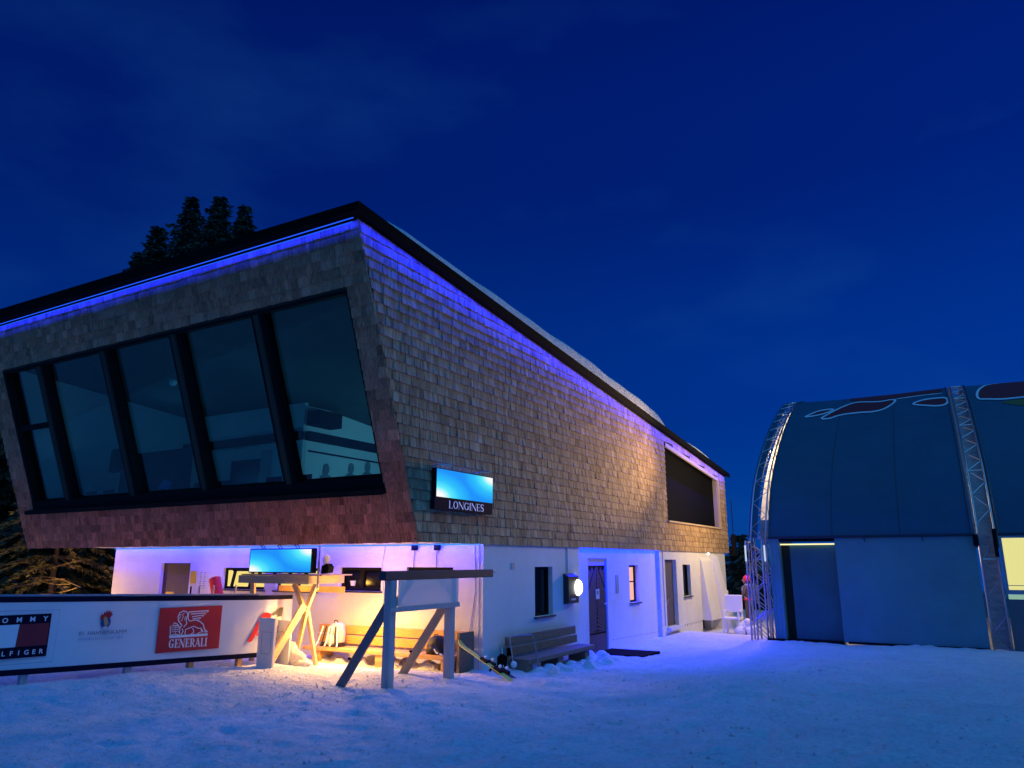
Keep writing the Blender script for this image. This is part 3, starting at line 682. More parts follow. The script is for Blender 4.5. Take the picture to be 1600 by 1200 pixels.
# --- shingles
def clad(name_parent, mp, rows0, vmax, step, ulo, uhi, vtop, holes, redf, dist, single=300, wmin=.09, wmax=.26):
    """courses of shingles. mp(u, v, n) world point; ulo(v), uhi(v) bounds; vtop(u) upper bound"""
    sh = []
    v = rows0; r = 0
    while v < vmax:
        u = min(ulo(v), ulo(v + step)) - random.uniform(0, wmax)
        end = max(uhi(v), uhi(v + step))
        rowtone = random.uniform(-.05, .05)
        while u < end:
            w = random.uniform(wmin, wmax) if random.random() < .85 else random.uniform(.05, .09)
            ua, ub = u + .002, u + w - .002; u += w
            va = v + random.uniform(-.006, .006); vb = v + step * 1.12
            segs = [(ua, ub)]
            for (h0, h1, g0, g1) in holes:
                if va + .03 < (g1(.5 * (ua + ub)) if callable(g1) else g1) and vb - .03 > g0:
                    ns = []
                    for a, b in segs:
                        if b <= h0 or a >= h1: ns.append((a, b)); continue
                        if a < h0: ns.append((a, h0))
                        if b > h1: ns.append((h1, b))
                    segs = ns
            for a, b in segs:
                if b - a < .015: continue
                tp = min(vtop(a), vtop(b)); 
                if va >= tp - .01: continue
                vt = min(vb, tp)
                c = [(max(a, ulo(va)), va), (min(b, uhi(va)), va), (min(b, uhi(vt)), vt), (max(a, ulo(vt)), vt)]
                if c[1][0] - c[0][0] < .01 and c[2][0] - c[3][0] < .01: continue
                if c[1][0] < c[0][0] or c[2][0] < c[3][0]: continue
                th = random.uniform(.022, .036); tb = .008
                P = [mp(*c[0], th), mp(*c[1], th), mp(*c[2], tb), mp(*c[3], tb), mp(*c[0], 0), mp(*c[1], 0), mp(*c[2], 0), mp(*c[3], 0)]
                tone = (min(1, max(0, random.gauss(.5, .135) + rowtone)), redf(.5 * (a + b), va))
                sh.append((dist(P[0]), P, tone))
        v += step; r += 1
    sh.sort(key=lambda s: s[0])
    FS = [(0, 1, 2, 3), (0, 4, 5, 1), (1, 5, 6, 2), (3, 7, 4, 0)]
    for d_, P, tone in sh[:single]:
        MB().add(P, FS, tone).build('shingle', shingle_m, name_parent)
    mb = MB()
    for d_, P, tone in sh[single:]: mb.add(P, FS, tone)
    mb.build('shingle_field', shingle_m, name_parent, kind='stuff')
campos = Vector((0, 0, 2))
cladS = MB().quad((UX + .003, 9.5, SOF + .01), (UX + .003, 28.8, SOF + .01), (UX + .003, 28.8, SOF + .03), (UX + .003, 9.5, SOF + .03)).build('side_cladding', MATS['dark_sheathing'], lodge)
clad(cladS, lambda u, v, n: (UX + .005 + n, u, v), SOF - .03, 7.3, .166, lambda v: fy(v) - .005, lambda v: 28.87, lambda u: roofz(u) - .005,
     [(b0, b1 + .10, bz - .03, lambda y: top(y) - .31)], lambda u, v: .0, lambda p: (Vector(p) - campos).length, wmin=.07, wmax=.155)
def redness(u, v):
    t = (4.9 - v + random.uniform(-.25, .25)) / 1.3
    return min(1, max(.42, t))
cladF = MB().quad(FP(-18.7, SOF + .01, .003), FP(-7.4, SOF + .01, .003), FP(-7.4, SOF + .03, .003), FP(-18.7, SOF + .03, .003)).build('front_cladding', MATS['dark_sheathing'], lodge)
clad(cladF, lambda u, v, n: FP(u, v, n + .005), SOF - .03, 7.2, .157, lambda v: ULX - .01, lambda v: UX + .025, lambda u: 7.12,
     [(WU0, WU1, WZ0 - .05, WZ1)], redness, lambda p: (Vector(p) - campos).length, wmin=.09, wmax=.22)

# --- roof slab, fascia, snow
RX0, RX1, RY0, RY1 = -19.3, -7.13, 7.62, 29.05
def slab(x0, x1, y0, y1, b, t, leftrise=0):
    P = []
    for dz in (b, t):
        for y in (y0, y1):
            for x in (x0, x1): P.append((x, y, roofz(y) + dz + (leftrise if (dz == t and x == x0) else 0)))
    return MB().add(P, [(0, 2, 3, 1), (4, 5, 7, 6), (0, 1, 5, 4), (2, 6, 7, 3), (0, 4, 6, 2), (1, 3, 7, 5)])
roof = slab(RX0, RX1 - .04, RY0 + .04, RY1 - .04, .02, .10, 0).build('roof', roofblack, lodge)
slab(RX1 - .04, RX1, RY0, RY1, -.03, .13).build('fascia', roofblack, roof, label='black fascia along the sloping side eave')
P = [(RX0, RY0, roofz(RY0) - .02), (RX1 - .04, RY0, roofz(RY0) - .02), (RX1 - .04, RY0, roofz(RY0) + .13), (RX0, RY0, roofz(RY0) + .26)]
MB().add(P + [(p[0], RY0 + .04, p[2]) for p in P], [(0, 1, 2, 3), (7, 6, 5, 4), (3, 2, 6, 7), (0, 4, 5, 1)]).build('fascia', roofblack, roof, label='black fascia along the front eave')
# roof snow as a soft edged sheet, ending in two tongues
sx = np.array([-19.1, -16, -12, -9, -8.0, -7.6, -7.36, -7.27, -7.20, -7.165]); sh_ = np.array([.3, .45, .5, .5, .5, .5, .48, .44, .33, .05])
ys = np.linspace(8.15, 27.2, 140); vs = []
for y in ys:
    if y < 21.7: e = (.35 + .5 * min(1, (y - 8.1) / 8)) * min(1, (y - 8.1) / .8) ** .5 * min(1, ((21.75 - y) / .8)) ** .5 * (1 + .04 * sin(y * 1.7) + .03 * sin(y * 3.9))
    elif y < 23.2: e = .02
    else: e = max(.02, .36 * sin(pi * min(1, (y - 23.2) / 4.0)) ** .7)
    for x, h in zip(sx, sh_): vs.append((x, y, roofz(y) + .12 + h * max(e, .02)))
nn = len(sx); MB().add(vs, [(j * nn + i, j * nn + i + 1, (j + 1) * nn + i + 1, (j + 1) * nn + i) for j in range(len(ys) - 1) for i in range(nn - 1)]).build('roof_snow', snow, roof, smooth=True)
# small pins under the side fascia
mb = MB()
for i in range(16):
    y = 8.2 + i * 1.25 + random.uniform(-.2, .2); mb.box(RX1 - .03, RX1 + .01, y, y + .05, roofz(y) - .05, roofz(y) - .03)


# --- LED strips of the lodge: glowing tubes + the light they throw
BLUE = (0.004, 0.012, 1.0)
def ledline(p0, p1, r, m, lab=None):
    MB().tube([p0, p1], r, 6).build('led_strip', m, lodge, label=lab)
zf = roofz(7.75)
ledline((ULX - .1, RY0 + .085, zf - .06), (UX + .03, RY0 + .085, zf - .06), .009, led_tube, 'upper blue light tube under the front eave')
ledline((ULX - .1, RY0 + .12, zf - .105), (UX - .02, RY0 + .12, zf - .105), .009, led_tube, 'lower blue light tube under the front eave')
area('front_eave_light', (ULX, RY0 + .075, zf - .04), (UX, RY0 + .075, zf - .04), .015, (0, .1, -1), BLUE, 210)
area('side_eave_light', (RX1 - .05, RY0 + .3, roofz(RY0 + .3) - .04), (RX1 - .05, 28.8, roofz(28.8) - .04), .02, (-.25, 0, -1), BLUE, 330)
ledline((LX, FY - .03, SOF - .025), (WX, FY - .03, SOF - .025), .012, led_tube_hot, 'blue light tube where the front wall meets the soffit')
area('soffit_light', (LX, FY - .10, SOF - .03), (WX - .02, FY - .10, SOF - .03), .03, (0, .25, -1), BLUE, 180)
area('entrance_light', (WX - .045, 15.66, SOF - .02), (WX - .045, 21.03, SOF - .02), .03, (.04, 0, -1), (0.0, 0.003, 1.0), 270)
area('entrance_light', (WX - .02, 15.8, SOF - .02), (WX - .02, 20.9, SOF - .02), .03, (.55, 0, -1), (0.0, 0.004, 1.0), 130)
# hooks and a bulb on the soffit
for x in (-8.86, -8.33):
    MB().box(x - .05, x + .05, FY - .10, FY - .02, SOF - .13, SOF - .03).build('cable_box', black, lodge)
    MB().tube([(x - .03, FY - .02, SOF - .1), (x - .05, FY - .015, SOF - .55)], .006, 5).build('cable', black, lodge)
MB().ball((WX + .05, 26.0, SOF - .08), .035).build('spot_bulb', lamp_white, lodge)
MB().tube([(-7.52, FY - .01, SOF - .05), (-7.50, FY - .012, 1.5), (-7.55, FY - .015, 1.1), (-7.62, FY - .02, .75), (-7.60, FY - .02, .35), (-7.62, FY - .02, .1)], .007, 5).build('cable', grey_wood, lodge)
MB().tube([(-7.42, FY - .01, SOF - .03), (-7.42, FY - .01, .1)], .006, 5).build('cable', grey_wood, lodge)
MB().tube([(-9.62, FY - .01, SOF - .03), (-9.68, FY - .012, 1.9), (-9.60, FY - .012, 1.3), (-9.68, FY - .012, .85)], .007, 5).build('cable', grey_wood, lodge)

# conduit, splash stains and vents on the plaster
MB().tube([(WX + .012, 14.98, SOF - .02), (WX + .012, 14.98, 1.76)], .010, 6).build('conduit', grey_wood, lodge)
MB().tube([(WX + .012, 21.3, SOF - .02), (WX + .012, 21.3, 1.3), (WX + .012, 21.3, .2)], .010, 6).build('conduit', grey_wood, lodge)
MB().box(WX, WX + .012, 12.55, 12.67, 1.85, 1.97).build('wall_vent', grey_wood, lodge)
# row of dots (holes) low in the plinth
mb = MB()
for i in range(12):
    y = 22.9 + i * .22; mb.beam((WX + .004, y, .06 + .03 * (i % 2)), (WX + .004, y + .05, .12), .006, .02)
for i in range(18):
    y = 17.7 + i * .2; z = .12 - i * .004; mb.box(dx, dx + .005, y, y + .035, z, z + .02)
mb.build('plinth_marks', sill_dark, lodge, kind='stuff')

# ------------------------------------------------------------ serif lettering
def stroke(mb, pts, w, mp, lift=.002, closed=False):
    """ribbon along 2D pts with per point width; mp(x, y, n)"""
    n = len(pts); ws = w if hasattr(w, '__len__') else [w] * n; L = []; 
    for i in range(n):
        a = pts[i - 1] if (i > 0 or closed) else pts[i]; b = pts[(i + 1) % n] if (i < n - 1 or closed) else pts[i]
        dx_, dy_ = b[0] - a[0], b[1] - a[1]; l = math.hypot(dx_, dy_) or 1; nx_, ny_ = -dy_ / l, dx_ / l
        L.append(mp(pts[i][0] + nx_ * ws[i] / 2, pts[i][1] + ny_ * ws[i] / 2, lift)); L.append(mp(pts[i][0] - nx_ * ws[i] / 2, pts[i][1] - ny_ * ws[i] / 2, lift))
    fs = [(2 * i, 2 * i + 1, 2 * i + 3, 2 * i + 2) for i in range(n - 1)]
    if closed: fs.append((2 * n - 2, 2 * n - 1, 1, 0))
    mb.add(L, fs)
def serif_word(word, mp, x0, y0, h, width, lift=.002, tk=.17, tn=.055):
    """Roman capitals made of thick and thin strokes"""
    mb = MB(); adv = {'I': .42, 'L': .74, 'O': .95, 'N': .98, 'G': .95, 'E': .76, 'S': .68, 'R': .88, 'A': .92}
    tot = sum(adv[c] for c in word); k = width / (tot * h); x = x0
    for c in word:
        w = adv[c] * h * k; l = x + .08 * w; r = x + .92 * w; T = tk * h * min(1, k * 1.1); t = tn * h; top_ = y0 + h; mid = y0 + h / 2; ct = []
        S = lambda pts, ww, cl=False: stroke(mb, pts, ww, mp, lift + .0003 * len(mb.f) / 40, cl)
        def stem(xx, a=y0, b=top_, th=T): S([(xx, a), (xx, b)], th)
        def bar(xa, xb, yy, th=t): S([(xa, yy), (xb, yy)], th)
        def arc(cx, cy, rx, ry, a0, a1, thick=T):
            an = np.linspace(radians(a0), radians(a1), 18); S([(cx + rx * cos(a), cy + ry * sin(a)) for a in an], [t + (thick - t) * abs(cos(a)) ** 1.3 for a in an])
        s_ = .11 * h
        if c == 'I': stem((l + r) / 2); bar((l + r) / 2 - s_ * 1.3, (l + r) / 2 + s_ * 1.3, y0 + t / 2); bar((l + r) / 2 - s_ * 1.3, (l + r) / 2 + s_ * 1.3, top_ - t / 2)
        elif c in 'LE':
            xx = l + T * .8; stem(xx); bar(l - .02 * h, r, y0 + t / 2); S([(r - t / 2, y0), (r - t / 2, y0 + .26 * h)], t)
            bar(l - .02 * h, (r if c == 'E' else xx + s_ * 1.2), top_ - t / 2)
            if c == 'E': S([(r - t, top_), (r - t, top_ - .22 * h)], t); bar(xx, r - .2 * w, mid); S([(r - .22 * w, mid - .1 * h), (r - .22 * w, mid + .1 * h)], t)
        elif c == 'O': 
            an = np.linspace(0, 2 * pi, 29)[:-1]; cx = (l + r) / 2; rx = (r - l) / 2 - T / 2
            S([(cx + rx * cos(a), mid + (h / 2 - t / 2) * sin(a)) for a in an], [t + (T - t) * abs(cos(a)) ** 1.3 for a in an], True)
        elif c == 'G':
            cx = (l + r) / 2; rx = (r - l) / 2 - T / 2; arc(cx, mid, rx, h / 2 - t / 2, 42, 318); stem(r - T * .7, y0 + .06 * h, mid - .05 * h); bar(r - T * 1.8, r + .04 * h, mid - .05 * h); S([(r - t, top_ - .02 * h), (r - t, top_ - .3 * h)], t)
        elif c == 'N':
            stem(l + t, th=t); stem(r - t, th=t); S([(l + t, top_), (r - t, y0)], T * .95); bar(l - s_ * .6, l + s_, top_ - t / 2); bar(l - s_ * .6, l + s_ * 1.1, y0 + t / 2); bar(r - s_, r + s_ * .6, top_ - t / 2)
        elif c == 'S':
            cx = (l + r) / 2; rx = (r - l) / 2 - t; q = h / 4
            p1 = [(cx + rx * cos(radians(a)), mid + q + (q - t / 2) * sin(radians(a))) for a in np.linspace(35, 270, 14)]; p2 = [(cx + rx * cos(radians(a)), mid - q + (q - t / 2) * sin(radians(a))) for a in np.linspace(90, -145, 14)]
            pp = p1[:-1] + p2; ws = [t + (T - t) * sin(pi * i / (len(pp) - 1)) for i in range(len(pp))]; S(pp, ws); S([(r - t, top_), (r - t, top_ - .28 * h)], t); S([(l + t, y0), (l + t, y0 + .28 * h)], t)
        elif c == 'R':
            xx = l + T * .8; stem(xx); bar(l - .02 * h, xx + s_, y0 + t / 2); bar(l - .02 * h, (l + r) / 2, top_ - t / 2); bar(xx, (l + r) / 2, mid - t / 2); arc((l + r) / 2, mid + h / 4 - t / 2, (r - l) / 2 - T * .7, h / 4, -90, 90); S([((l + r) / 2, mid), (r, y0)], T * .9); bar(r - s_, r + s_ * .7, y0 + t / 2)
        elif c == 'A':
            cx = (l + r) / 2; S([(l + t, y0), (cx, top_)], t * 1.2); S([(cx - t * .3, top_), (r - T * .3, y0)], T); bar(l + .22 * w, r - .25 * w, y0 + .33 * h); bar(l - s_ * .5, l + s_, y0 + t / 2); bar(r - s_ * 1.2, r + s_ * .5, y0 + t / 2)
        x += w
    return mb

# ------------------------------------------------------------ advertising barrier
def fx(y): return -11.0 + .22 * (y - 5.85)
FN = Vector((1, -.22, 0)).normalized()
def BP(y, z, n=0):
    if y > 9.32:
        t = (y - 9.32) / .37; return (-10.237 - .823 * t + FN.x * n, 9.32 + 1.28 * t + FN.y * n, z - .05 * t - (.22 * t if z < .8 else 0))
    return (fx(y) + FN.x * n, y + FN.y * n, z)
ztop = lambda y: 1.54 - .028 * (y - 5.4)
zbot = lambda y: .52 - .023 * (y - 5.4)
barrier = thing('advertising_barrier', 'long white advertising barrier with black edging on short wooden posts', 'barrier', (fx(6.5), 6.5, .38))
ys = np.linspace(2.2, 9.69, 76)
zs = np.linspace(0, 1, 9)
def bwave(y, s): return .010 * sin(y * 2.1 + s * 3) + .006 * sin(y * 5.3 - s * 2)
for (za, zb, m, nm, th) in ((.075, .925, banner_white, 'banner', 0), (.925, 1.0, navy, 'edging', .006), (0, .075, navy, 'edging', .006)):
    mb = MB(); k = 7 if nm == 'banner' else 2; vs = []
    for y in ys:
        for j in range(k + 1):
            s = za + (zb - za) * j / k; yy = y
            pass
            vs.append(BP(yy, zbot(y) + (ztop(y) - zbot(y)) * s, bwave(y, s) + th))
    mb.add(vs, [(i * (k + 1) + j, (i + 1) * (k + 1) + j, (i + 1) * (k + 1) + j + 1, i * (k + 1) + j + 1) for i in range(len(ys) - 1) for j in range(k)])
    mb.build(nm, m, barrier, smooth=True)
mb = MB().beam(BP(2.2, ztop(2.2) + .012, -.03), BP(9.1, ztop(9.1) + .012, -.03), .05, .03); mb.build('top_rail', steel, barrier)
for y in (3.2, 4.5, 5.82, 7.13, 8.05, 8.85):
    p = BP(y, 0, -.06); MB().box(p[0] - .035, p[0] + .035, p[1] - .045, p[1] + .045, gz(p[0], p[1]) - .3, 1.3).build('post', pine if y > 7.5 else grey_wood, barrier)
def flat(poly, n, m, nm, par=barrier, lab=None):
    MB().add([BP(y, z, n) for y, z in poly], [tuple(range(len(poly)))]).build(nm, m, par, label=lab)
def rectB(y0, y1, z0, z1, n, m, nm, par=barrier, lab=None, dz=-.02): flat([(y0, z0), (y1, z0 + dz * (y1 - y0)), (y1, z1 + dz * (y1 - y0)), (y0, z1)], n, m, nm, par, lab)
tdir = Vector((.22, 1, -.02)).normalized(); up = Vector((0, 0, 1))
# flag logo, left
LG = .022
def panel(nm, y0, y1, z0, z1, m, n=LG, par=barrier):
    mb = MB(); vs = []; k = 12
    for i in range(k + 1):
        y = y0 + (y1 - y0) * i / k
        vs += [BP(y, z0, n), BP(y, z1, n)]
    mb.add(vs, [(2 * i, 2 * i + 2, 2 * i + 3, 2 * i + 1) for i in range(k)]); return mb.build(nm, m, par)
fl = panel('flag_logo', 4.95, 6.035, .735, 1.295, navy)
MB().add([BP(5.0, .875, LG + .003), BP(5.655, .88, LG + .003), BP(5.67, 1.17, LG + .003), BP(5.0, 1.17, LG + .003)], [(0, 1, 2, 3)]).build('white_field', white_print, fl)
MB().add([BP(5.655, .88, LG + .003), BP(6.02, .88, LG + .003), BP(6.02, 1.17, LG + .003), BP(5.67, 1.17, LG + .003)], [(0, 1, 2, 3)]).build('red_field', deepred, fl)
def letters(s, y, z, size, m, par, sp=1.0, xs=1.0, bold=.002, n=LG + .005, al='LEFT', sh=0): return text(s, size, (Vector(BP(y, z, n)), tdir, up), m, par, spacing=sp, xs=xs, bold=bold, align=al, shear=sh)
for ch, px in zip('TOMMY', (5.344, 5.499, 5.659, 5.814, 5.966)): letters(ch, px, 1.20, .088, white_print, fl, al='CENTER')
for ch, px in zip('HILFIGER', (5.36, 5.444, 5.532, 5.622, 5.707, 5.796, 5.881, 5.964)): letters(ch, px, .775, .082, white_print, fl, al='CENTER')
mb = MB(); BM = lambda y, z, n: BP(y, z, LG + n)
stroke(mb, [(4.85, .67), (6.12, .655), (6.13, 1.34), (4.85, 1.36)], .008, BM, closed=True); mb.build('thin_frame', pale_print, barrier)
# rooster crest
cr_ = MB().add([BM(6.735 + .068 * cos(a), 1.135 + .085 * sin(a), .001) for a in np.linspace(0, 2 * pi, 25)[:-1]], [tuple(range(24))]).build('crest', blue_print, barrier)
comb = [(6.66, 1.17), (6.655, 1.22), (6.67, 1.25), (6.695, 1.245), (6.70, 1.285), (6.72, 1.265), (6.735, 1.31), (6.75, 1.275), (6.775, 1.31), (6.78, 1.27), (6.81, 1.285), (6.80, 1.25), (6.825, 1.245), (6.80, 1.22), (6.79, 1.19), (6.75, 1.20), (6.72, 1.17), (6.69, 1.18)]
MB().add([BM(y, z, .003) for y, z in comb], [tuple(range(len(comb)))]).build('comb', red, cr_)
MB().add([BM(y, z, .005) for y, z in [(6.70, 1.20), (6.73, 1.22), (6.755, 1.18), (6.775, 1.12), (6.745, 1.075), (6.72, 1.10), (6.71, 1.15)]], [tuple(range(7))]).build('rooster_neck', gold_print, cr_)
MB().add([BM(6.735 + .03 * cos(a), 1.065 + .015 * sin(a), .005) for a in np.linspace(0, 2 * pi, 13)[:-1]], [tuple(range(12))]).build('snow_cap', white_print, cr_)
letters('81. HAHNENKAMM', 6.40, .975, .078, grey_print, barrier, xs=.98, bold=0)
letters('RENNEN KITZBÜHEL 2021', 6.40, .905, .052, pale_print, barrier, xs=1.02, bold=0)
# red insurance logo with the winged lion
gl_ = panel('red_logo', 7.475, 8.455, .64, 1.30, red)
def GP(px, py):   # layout units of the logo drawing -> barrier (y, z)
    v = (py - 530) / 420; xl = 300 - 55 * v; xr = 880 - 46 * v; u = (px - xl) / (xr - xl); v = (py - (537 - 15 * u)) / (429 - 29 * u)
    return (7.475 + .98 * u, 1.30 - .66 * v)
def gs(pts, w=9): stroke(lion, [GP(*p) for p in pts], w * .00172, BM, .004)
lion = MB()
gs([(372, 812), (730, 795)], 22)                                             # ground bar
gs([(382, 800), (385, 712), (432, 704), (470, 718), (466, 790)], 8)          # book
gs([(392, 796), (428, 786), (460, 796)], 7)
for yy in (730, 748, 766): gs([(394, yy), (422, yy - 5)], 5); gs([(434, yy - 5), (462, yy)], 5)
gs([(428, 708), (428, 788)], 5)
gs([(410, 695), (425, 680), (445, 690), (462, 712)], 8)                       # paw on book
gs([(470, 730), (490, 705), (462, 665), (458, 620), (478, 582), (510, 568), (535, 575), (548, 600), (530, 650), (535, 690), (505, 722)], 9)  # head, mane
gs([(470, 640), (480, 625), (474, 610), (490, 600)], 5); gs([(492, 650), (505, 625), (500, 600), (520, 585)], 5)
gs([(480, 660), (495, 655)], 5); gs([(515, 655), (525, 620)], 5)
gs([(545, 620), (556, 580), (745, 570), (730, 585)], 9)                       # wing
gs([(575, 600), (720, 590), (705, 605)], 8); gs([(585, 625), (700, 610), (680, 628)], 8); gs([(590, 645), (672, 634), (640, 655)], 8)
gs([(556, 585), (548, 640), (560, 665), (620, 655), (660, 672), (690, 700), (700, 745), (728, 770)], 9)  # back
gs([(515, 790), (522, 745), (560, 730), (600, 715), (640, 735), (668, 735), (690, 775)], 8)   # belly/legs
gs([(480, 795), (500, 760), (490, 735)], 8)
gs([(565, 795), (600, 770), (590, 735)], 8); gs([(620, 795), (650, 775), (672, 770), (668, 745)], 8); gs([(600, 790), (575, 795)], 7)
gs([(635, 660), (655, 668), (680, 690)], 6); gs([(700, 760), (715, 775), (728, 768)], 8)
lion.build('winged_lion', white_print, gl_)
a_ = GP(362, 925); b_ = GP(722, 905)
def GM(y, z, n): return BP(y, z - .03 * (y - 7.6), LG + n)
serif_word('GENERALI', GM, 7.655, .705, .128, .60, .004, tk=.2, tn=.06).build('lettering', white_print, gl_)
# red slanted A and grey 1
def APt(px, py): return (8.93 + (px - 1100) * .00235, 1.16 - (py - 575) * .00158 - (px - 1100) * .00006)
mb = MB()
for poly in ([(1097, 862), (1200, 590), (1218, 575), (1240, 578), (1228, 620), (1135, 862), (1115, 872)], [(1240, 578), (1262, 590), (1300, 868), (1262, 872), (1228, 620)], [(1168, 778), (1255, 778), (1262, 810), (1160, 810)]):
    mb.add([BP(APt(*p)[0], APt(*p)[1], LG + .003 + .001 * len(mb.f)) for p in poly], [tuple(range(len(poly)))])
mb.build('letter_a', bright_red, barrier)
mb = MB().add([BP(APt(*p)[0] - .05, APt(*p)[1] + .02, LG + .003) for p in [(1295, 600), (1345, 545), (1370, 545), (1362, 640), (1330, 640), (1335, 612), (1300, 628)]], [tuple(range(7))]); mb.build('figure_one', mat('dark_grey_print', (.1, .095, .09), .6), barrier)

# ------------------------------------------------------------ timber stand with lit display
st = thing('timber_display_stand', 'tall pine stand with crossing braces carrying a lit display in front of the lodge wall', 'stand', (-10.6, 10.2, gz(-10.6, 10.2)))
MB().box(-11.9, -10.1, 9.98, 10.03, 1.60, 1.74).build('platform_board', pine_y, st)
MB().box(-10.1, -10.05, 9.98, 10.9, 1.60, 1.74).build('platform_board', pine_y, st)
MB().box(-11.9, -10.1, 10.85, 10.9, 1.60, 1.74).build('platform_board', pine_y, st)
MB().box(-11.9, -9.8, 10.04, 10.84, 1.742, 1.765).build('platform_top', pine_y, st)
MB().beam((-10.50, 10.08, 1.60), (-10.24, 10.12, 1.10), .10, .05, (0, 1, 0)).build('brace', pine_y, st)
MB().beam((-10.20, 10.05, 1.24), (-10.34, 9.45, .26), .13, .05, (1, 0, 0)).build('brace', pine_y, st)
MB().box(-10.42, -10.28, 9.38, 9.50, .16, .36).build('brace_foot', pine_y, st)
MB().beam((-10.08, 10.2, 1.60), (-10.28, 10.14, 1.05), .09, .05, (0, 1, 0)).build('brace', pine_y, st)
MB().beam((-10.23, 10.14, 1.15), (-10.45, 10.14, .15), .09, .05, (0, 1, 0)).build('post', pine_y, st)
MB().beam((-10.26, 10.2, 1.15), (-10.06, 10.3, .15), .07, .05, (0, 1, 0)).build('post', pine_y, st)
MB().beam((-11.62, 10.1, 1.60), (-11.5, 10.1, .15), .10, .05, (0, 1, 0)).build('post', pine_y, st)
MB().box(-11.8, -10.05, 10.91, 10.94, 1.42, 1.53).build('cross_board', pine, st)
MB().tube([(-9.94, 10.1, 1.5), (-9.94, 10.1, 2.28)], .02).build('steel_pole', steel, st)

def display(x0, x1, z0, z1, y, label):   # faces -Y (slightly tilted down)
    d_ = thing('lit_display', label, 'display', ((x0 + x1) / 2, y, z0))
    MB().box(x0, x1, y, y + .12, z0, z1).build('housing', black, d_)
    s = MB().quad((x0 + .02, y - .004, z0 + .02), (x1 - .02, y - .004, z0 + .02), (x1 - .02, y - .004, z1 - .02), (x0 + .02, y - .004, z1 - .02)); s.uv = [(0, 0), (1, 0), (1, 1), (0, 1)]
    s.build('screen', screen_m, d_)
    for k in range(3):
        x = x0 + .3 + k * .45; MB().tube([(x, y + .05, z1), (x - .04, y + .02, z1 + .05), (x + .04, y, z1 + .07), (x + .07, y + .04, z1)], .009, 6).build('lifting_loop', black, d_)
    for k in range(4):
        x = x0 + .25 + k * .4; MB().box(x, x + .06, y + .01, y + .05, z0 - .02, z0).build('clip', black, d_)
    return d_
display(-11.60, -9.97, 1.79, 2.235, 9.95, 'lit cyan display panel standing on the timber stand')
area('display_glow', (-11.5, 9.93, 2.0), (-10.0, 9.93, 2.0), .35, (0, -1, -.1), (.1, .6, 1), 2.2)
fl_ = thing('flood_lamp', 'small black floodlight with white shade clamped beside the display on the timber stand', 'lamp', (-9.86, 10.2, 1.77))
MB().prism([(-9.93, 1.78), (-9.76, 1.80), (-9.74, 1.90), (-9.80, 1.96), (-9.92, 1.92)], 1, 10.15, 10.28).build('lamp_body', black, fl_)
MB().ball((-9.86, 10.2, 2.02), .07, .06, .10, 10, 7, .1).build('shade', white_plastic, fl_, smooth=True)
MB().tube([(-9.92, 10.2, 1.80), (-9.94, 10.1, 1.85)], .012).build('clamp', steel, fl_)
WARM = (1.0, 0.52, 0.08)
point('warm_flood_and_fill', (-9.72, 10.20, 1.62), WARM, 330, .10, 160, (-9.5, 10.2, 0), .7)
point('warm_flood_and_fill', (-9.55, 10.45, 1.05), (1.0, .54, .20), 80, .15)  # added fill in mid air, no lamp here, brightens barrier and snow
point('warm_flood_and_fill', (-11.2, 10.45, 1.50), WARM, 20, .08)
point('warm_flood_and_fill', (-14.2, 9.9, .75), WARM, 42, .10)
point('warm_flood_and_fill', (-18.9, 10.2, 1.0), WARM, 95, .10)

# side display (LONGINES)
SD = thing('wall_display', 'lit cyan display box with name board below bracketed to the shingled side wall', 'display', (-7.2, 10.6, 2.84))
y0, y1 = 9.85, 11.63; fxp = -7.19
MB().box(UX + .055, fxp, y0, y1, 3.02, 3.51).build('housing', black, SD)
s = MB().quad((fxp + .004, y0 + .015, 3.035), (fxp + .004, y1 - .015, 3.035), (fxp + .004, y1 - .015, 3.495), (fxp + .004, y0 + .015, 3.495)); s.uv = [(0, 0), (1, 0), (1, 1), (0, 1)]; s.build('screen', screen_m, SD)
nb = MB().box(UX + .055, fxp - .002, y0 - .02, y1 - .02, 2.83, 3.018).build('name_board', navy, SD)
serif_word('LONGINES', lambda a, b, n: (fxp + n, a, b), 10.22, 2.865, .125, 1.10, .003, tk=.19, tn=.05).build('lettering', mat('pale_blue_letters', (.5, .6, .85), .4, emit=((.3, .4, 1), .35)), nb)
for yy in (9.85, 11.1):
    MB().tube([(UX, yy, 3.53), (fxp + .02, yy + .05, 3.56), (fxp + .10, yy + .30, 3.58)], .012).tube([(UX, yy, 3.53), (fxp, yy + .3, 3.50)], .008).build('bracket_arm', steel, SD)
area('display_glow', (fxp + .01, y0, 3.25), (fxp + .01, y1, 3.25), .35, (1, 0, -.1), (.1, .6, 1), 2.2)
area('display_glow', (UX + .12, y0 + .1, 3.53), (UX + .12, y1 - .1, 3.53), .03, (-.9, 0, .6), (.02, .1, 1), .8)

# ------------------------------------------------------------ bench by the front wall
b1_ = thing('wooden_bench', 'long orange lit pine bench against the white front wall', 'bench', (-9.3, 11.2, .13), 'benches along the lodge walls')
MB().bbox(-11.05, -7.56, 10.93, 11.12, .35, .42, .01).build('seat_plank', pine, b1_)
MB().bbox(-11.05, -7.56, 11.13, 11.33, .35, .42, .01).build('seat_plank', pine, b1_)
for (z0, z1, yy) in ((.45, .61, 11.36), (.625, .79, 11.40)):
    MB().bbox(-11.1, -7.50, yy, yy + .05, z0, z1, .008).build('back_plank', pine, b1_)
for x in (-10.72, -9.18, -7.72):
    MB().prism([(10.99, .10), (11.34, .10), (11.34, .35), (10.97, .35), (10.96, .24)], 0, x - .09, x + .09).build('leg', pine, b1_)
MB().box(-7.50, -7.45, 10.99, 11.45, .05, .80).build('end_board', old_wood, b1_)

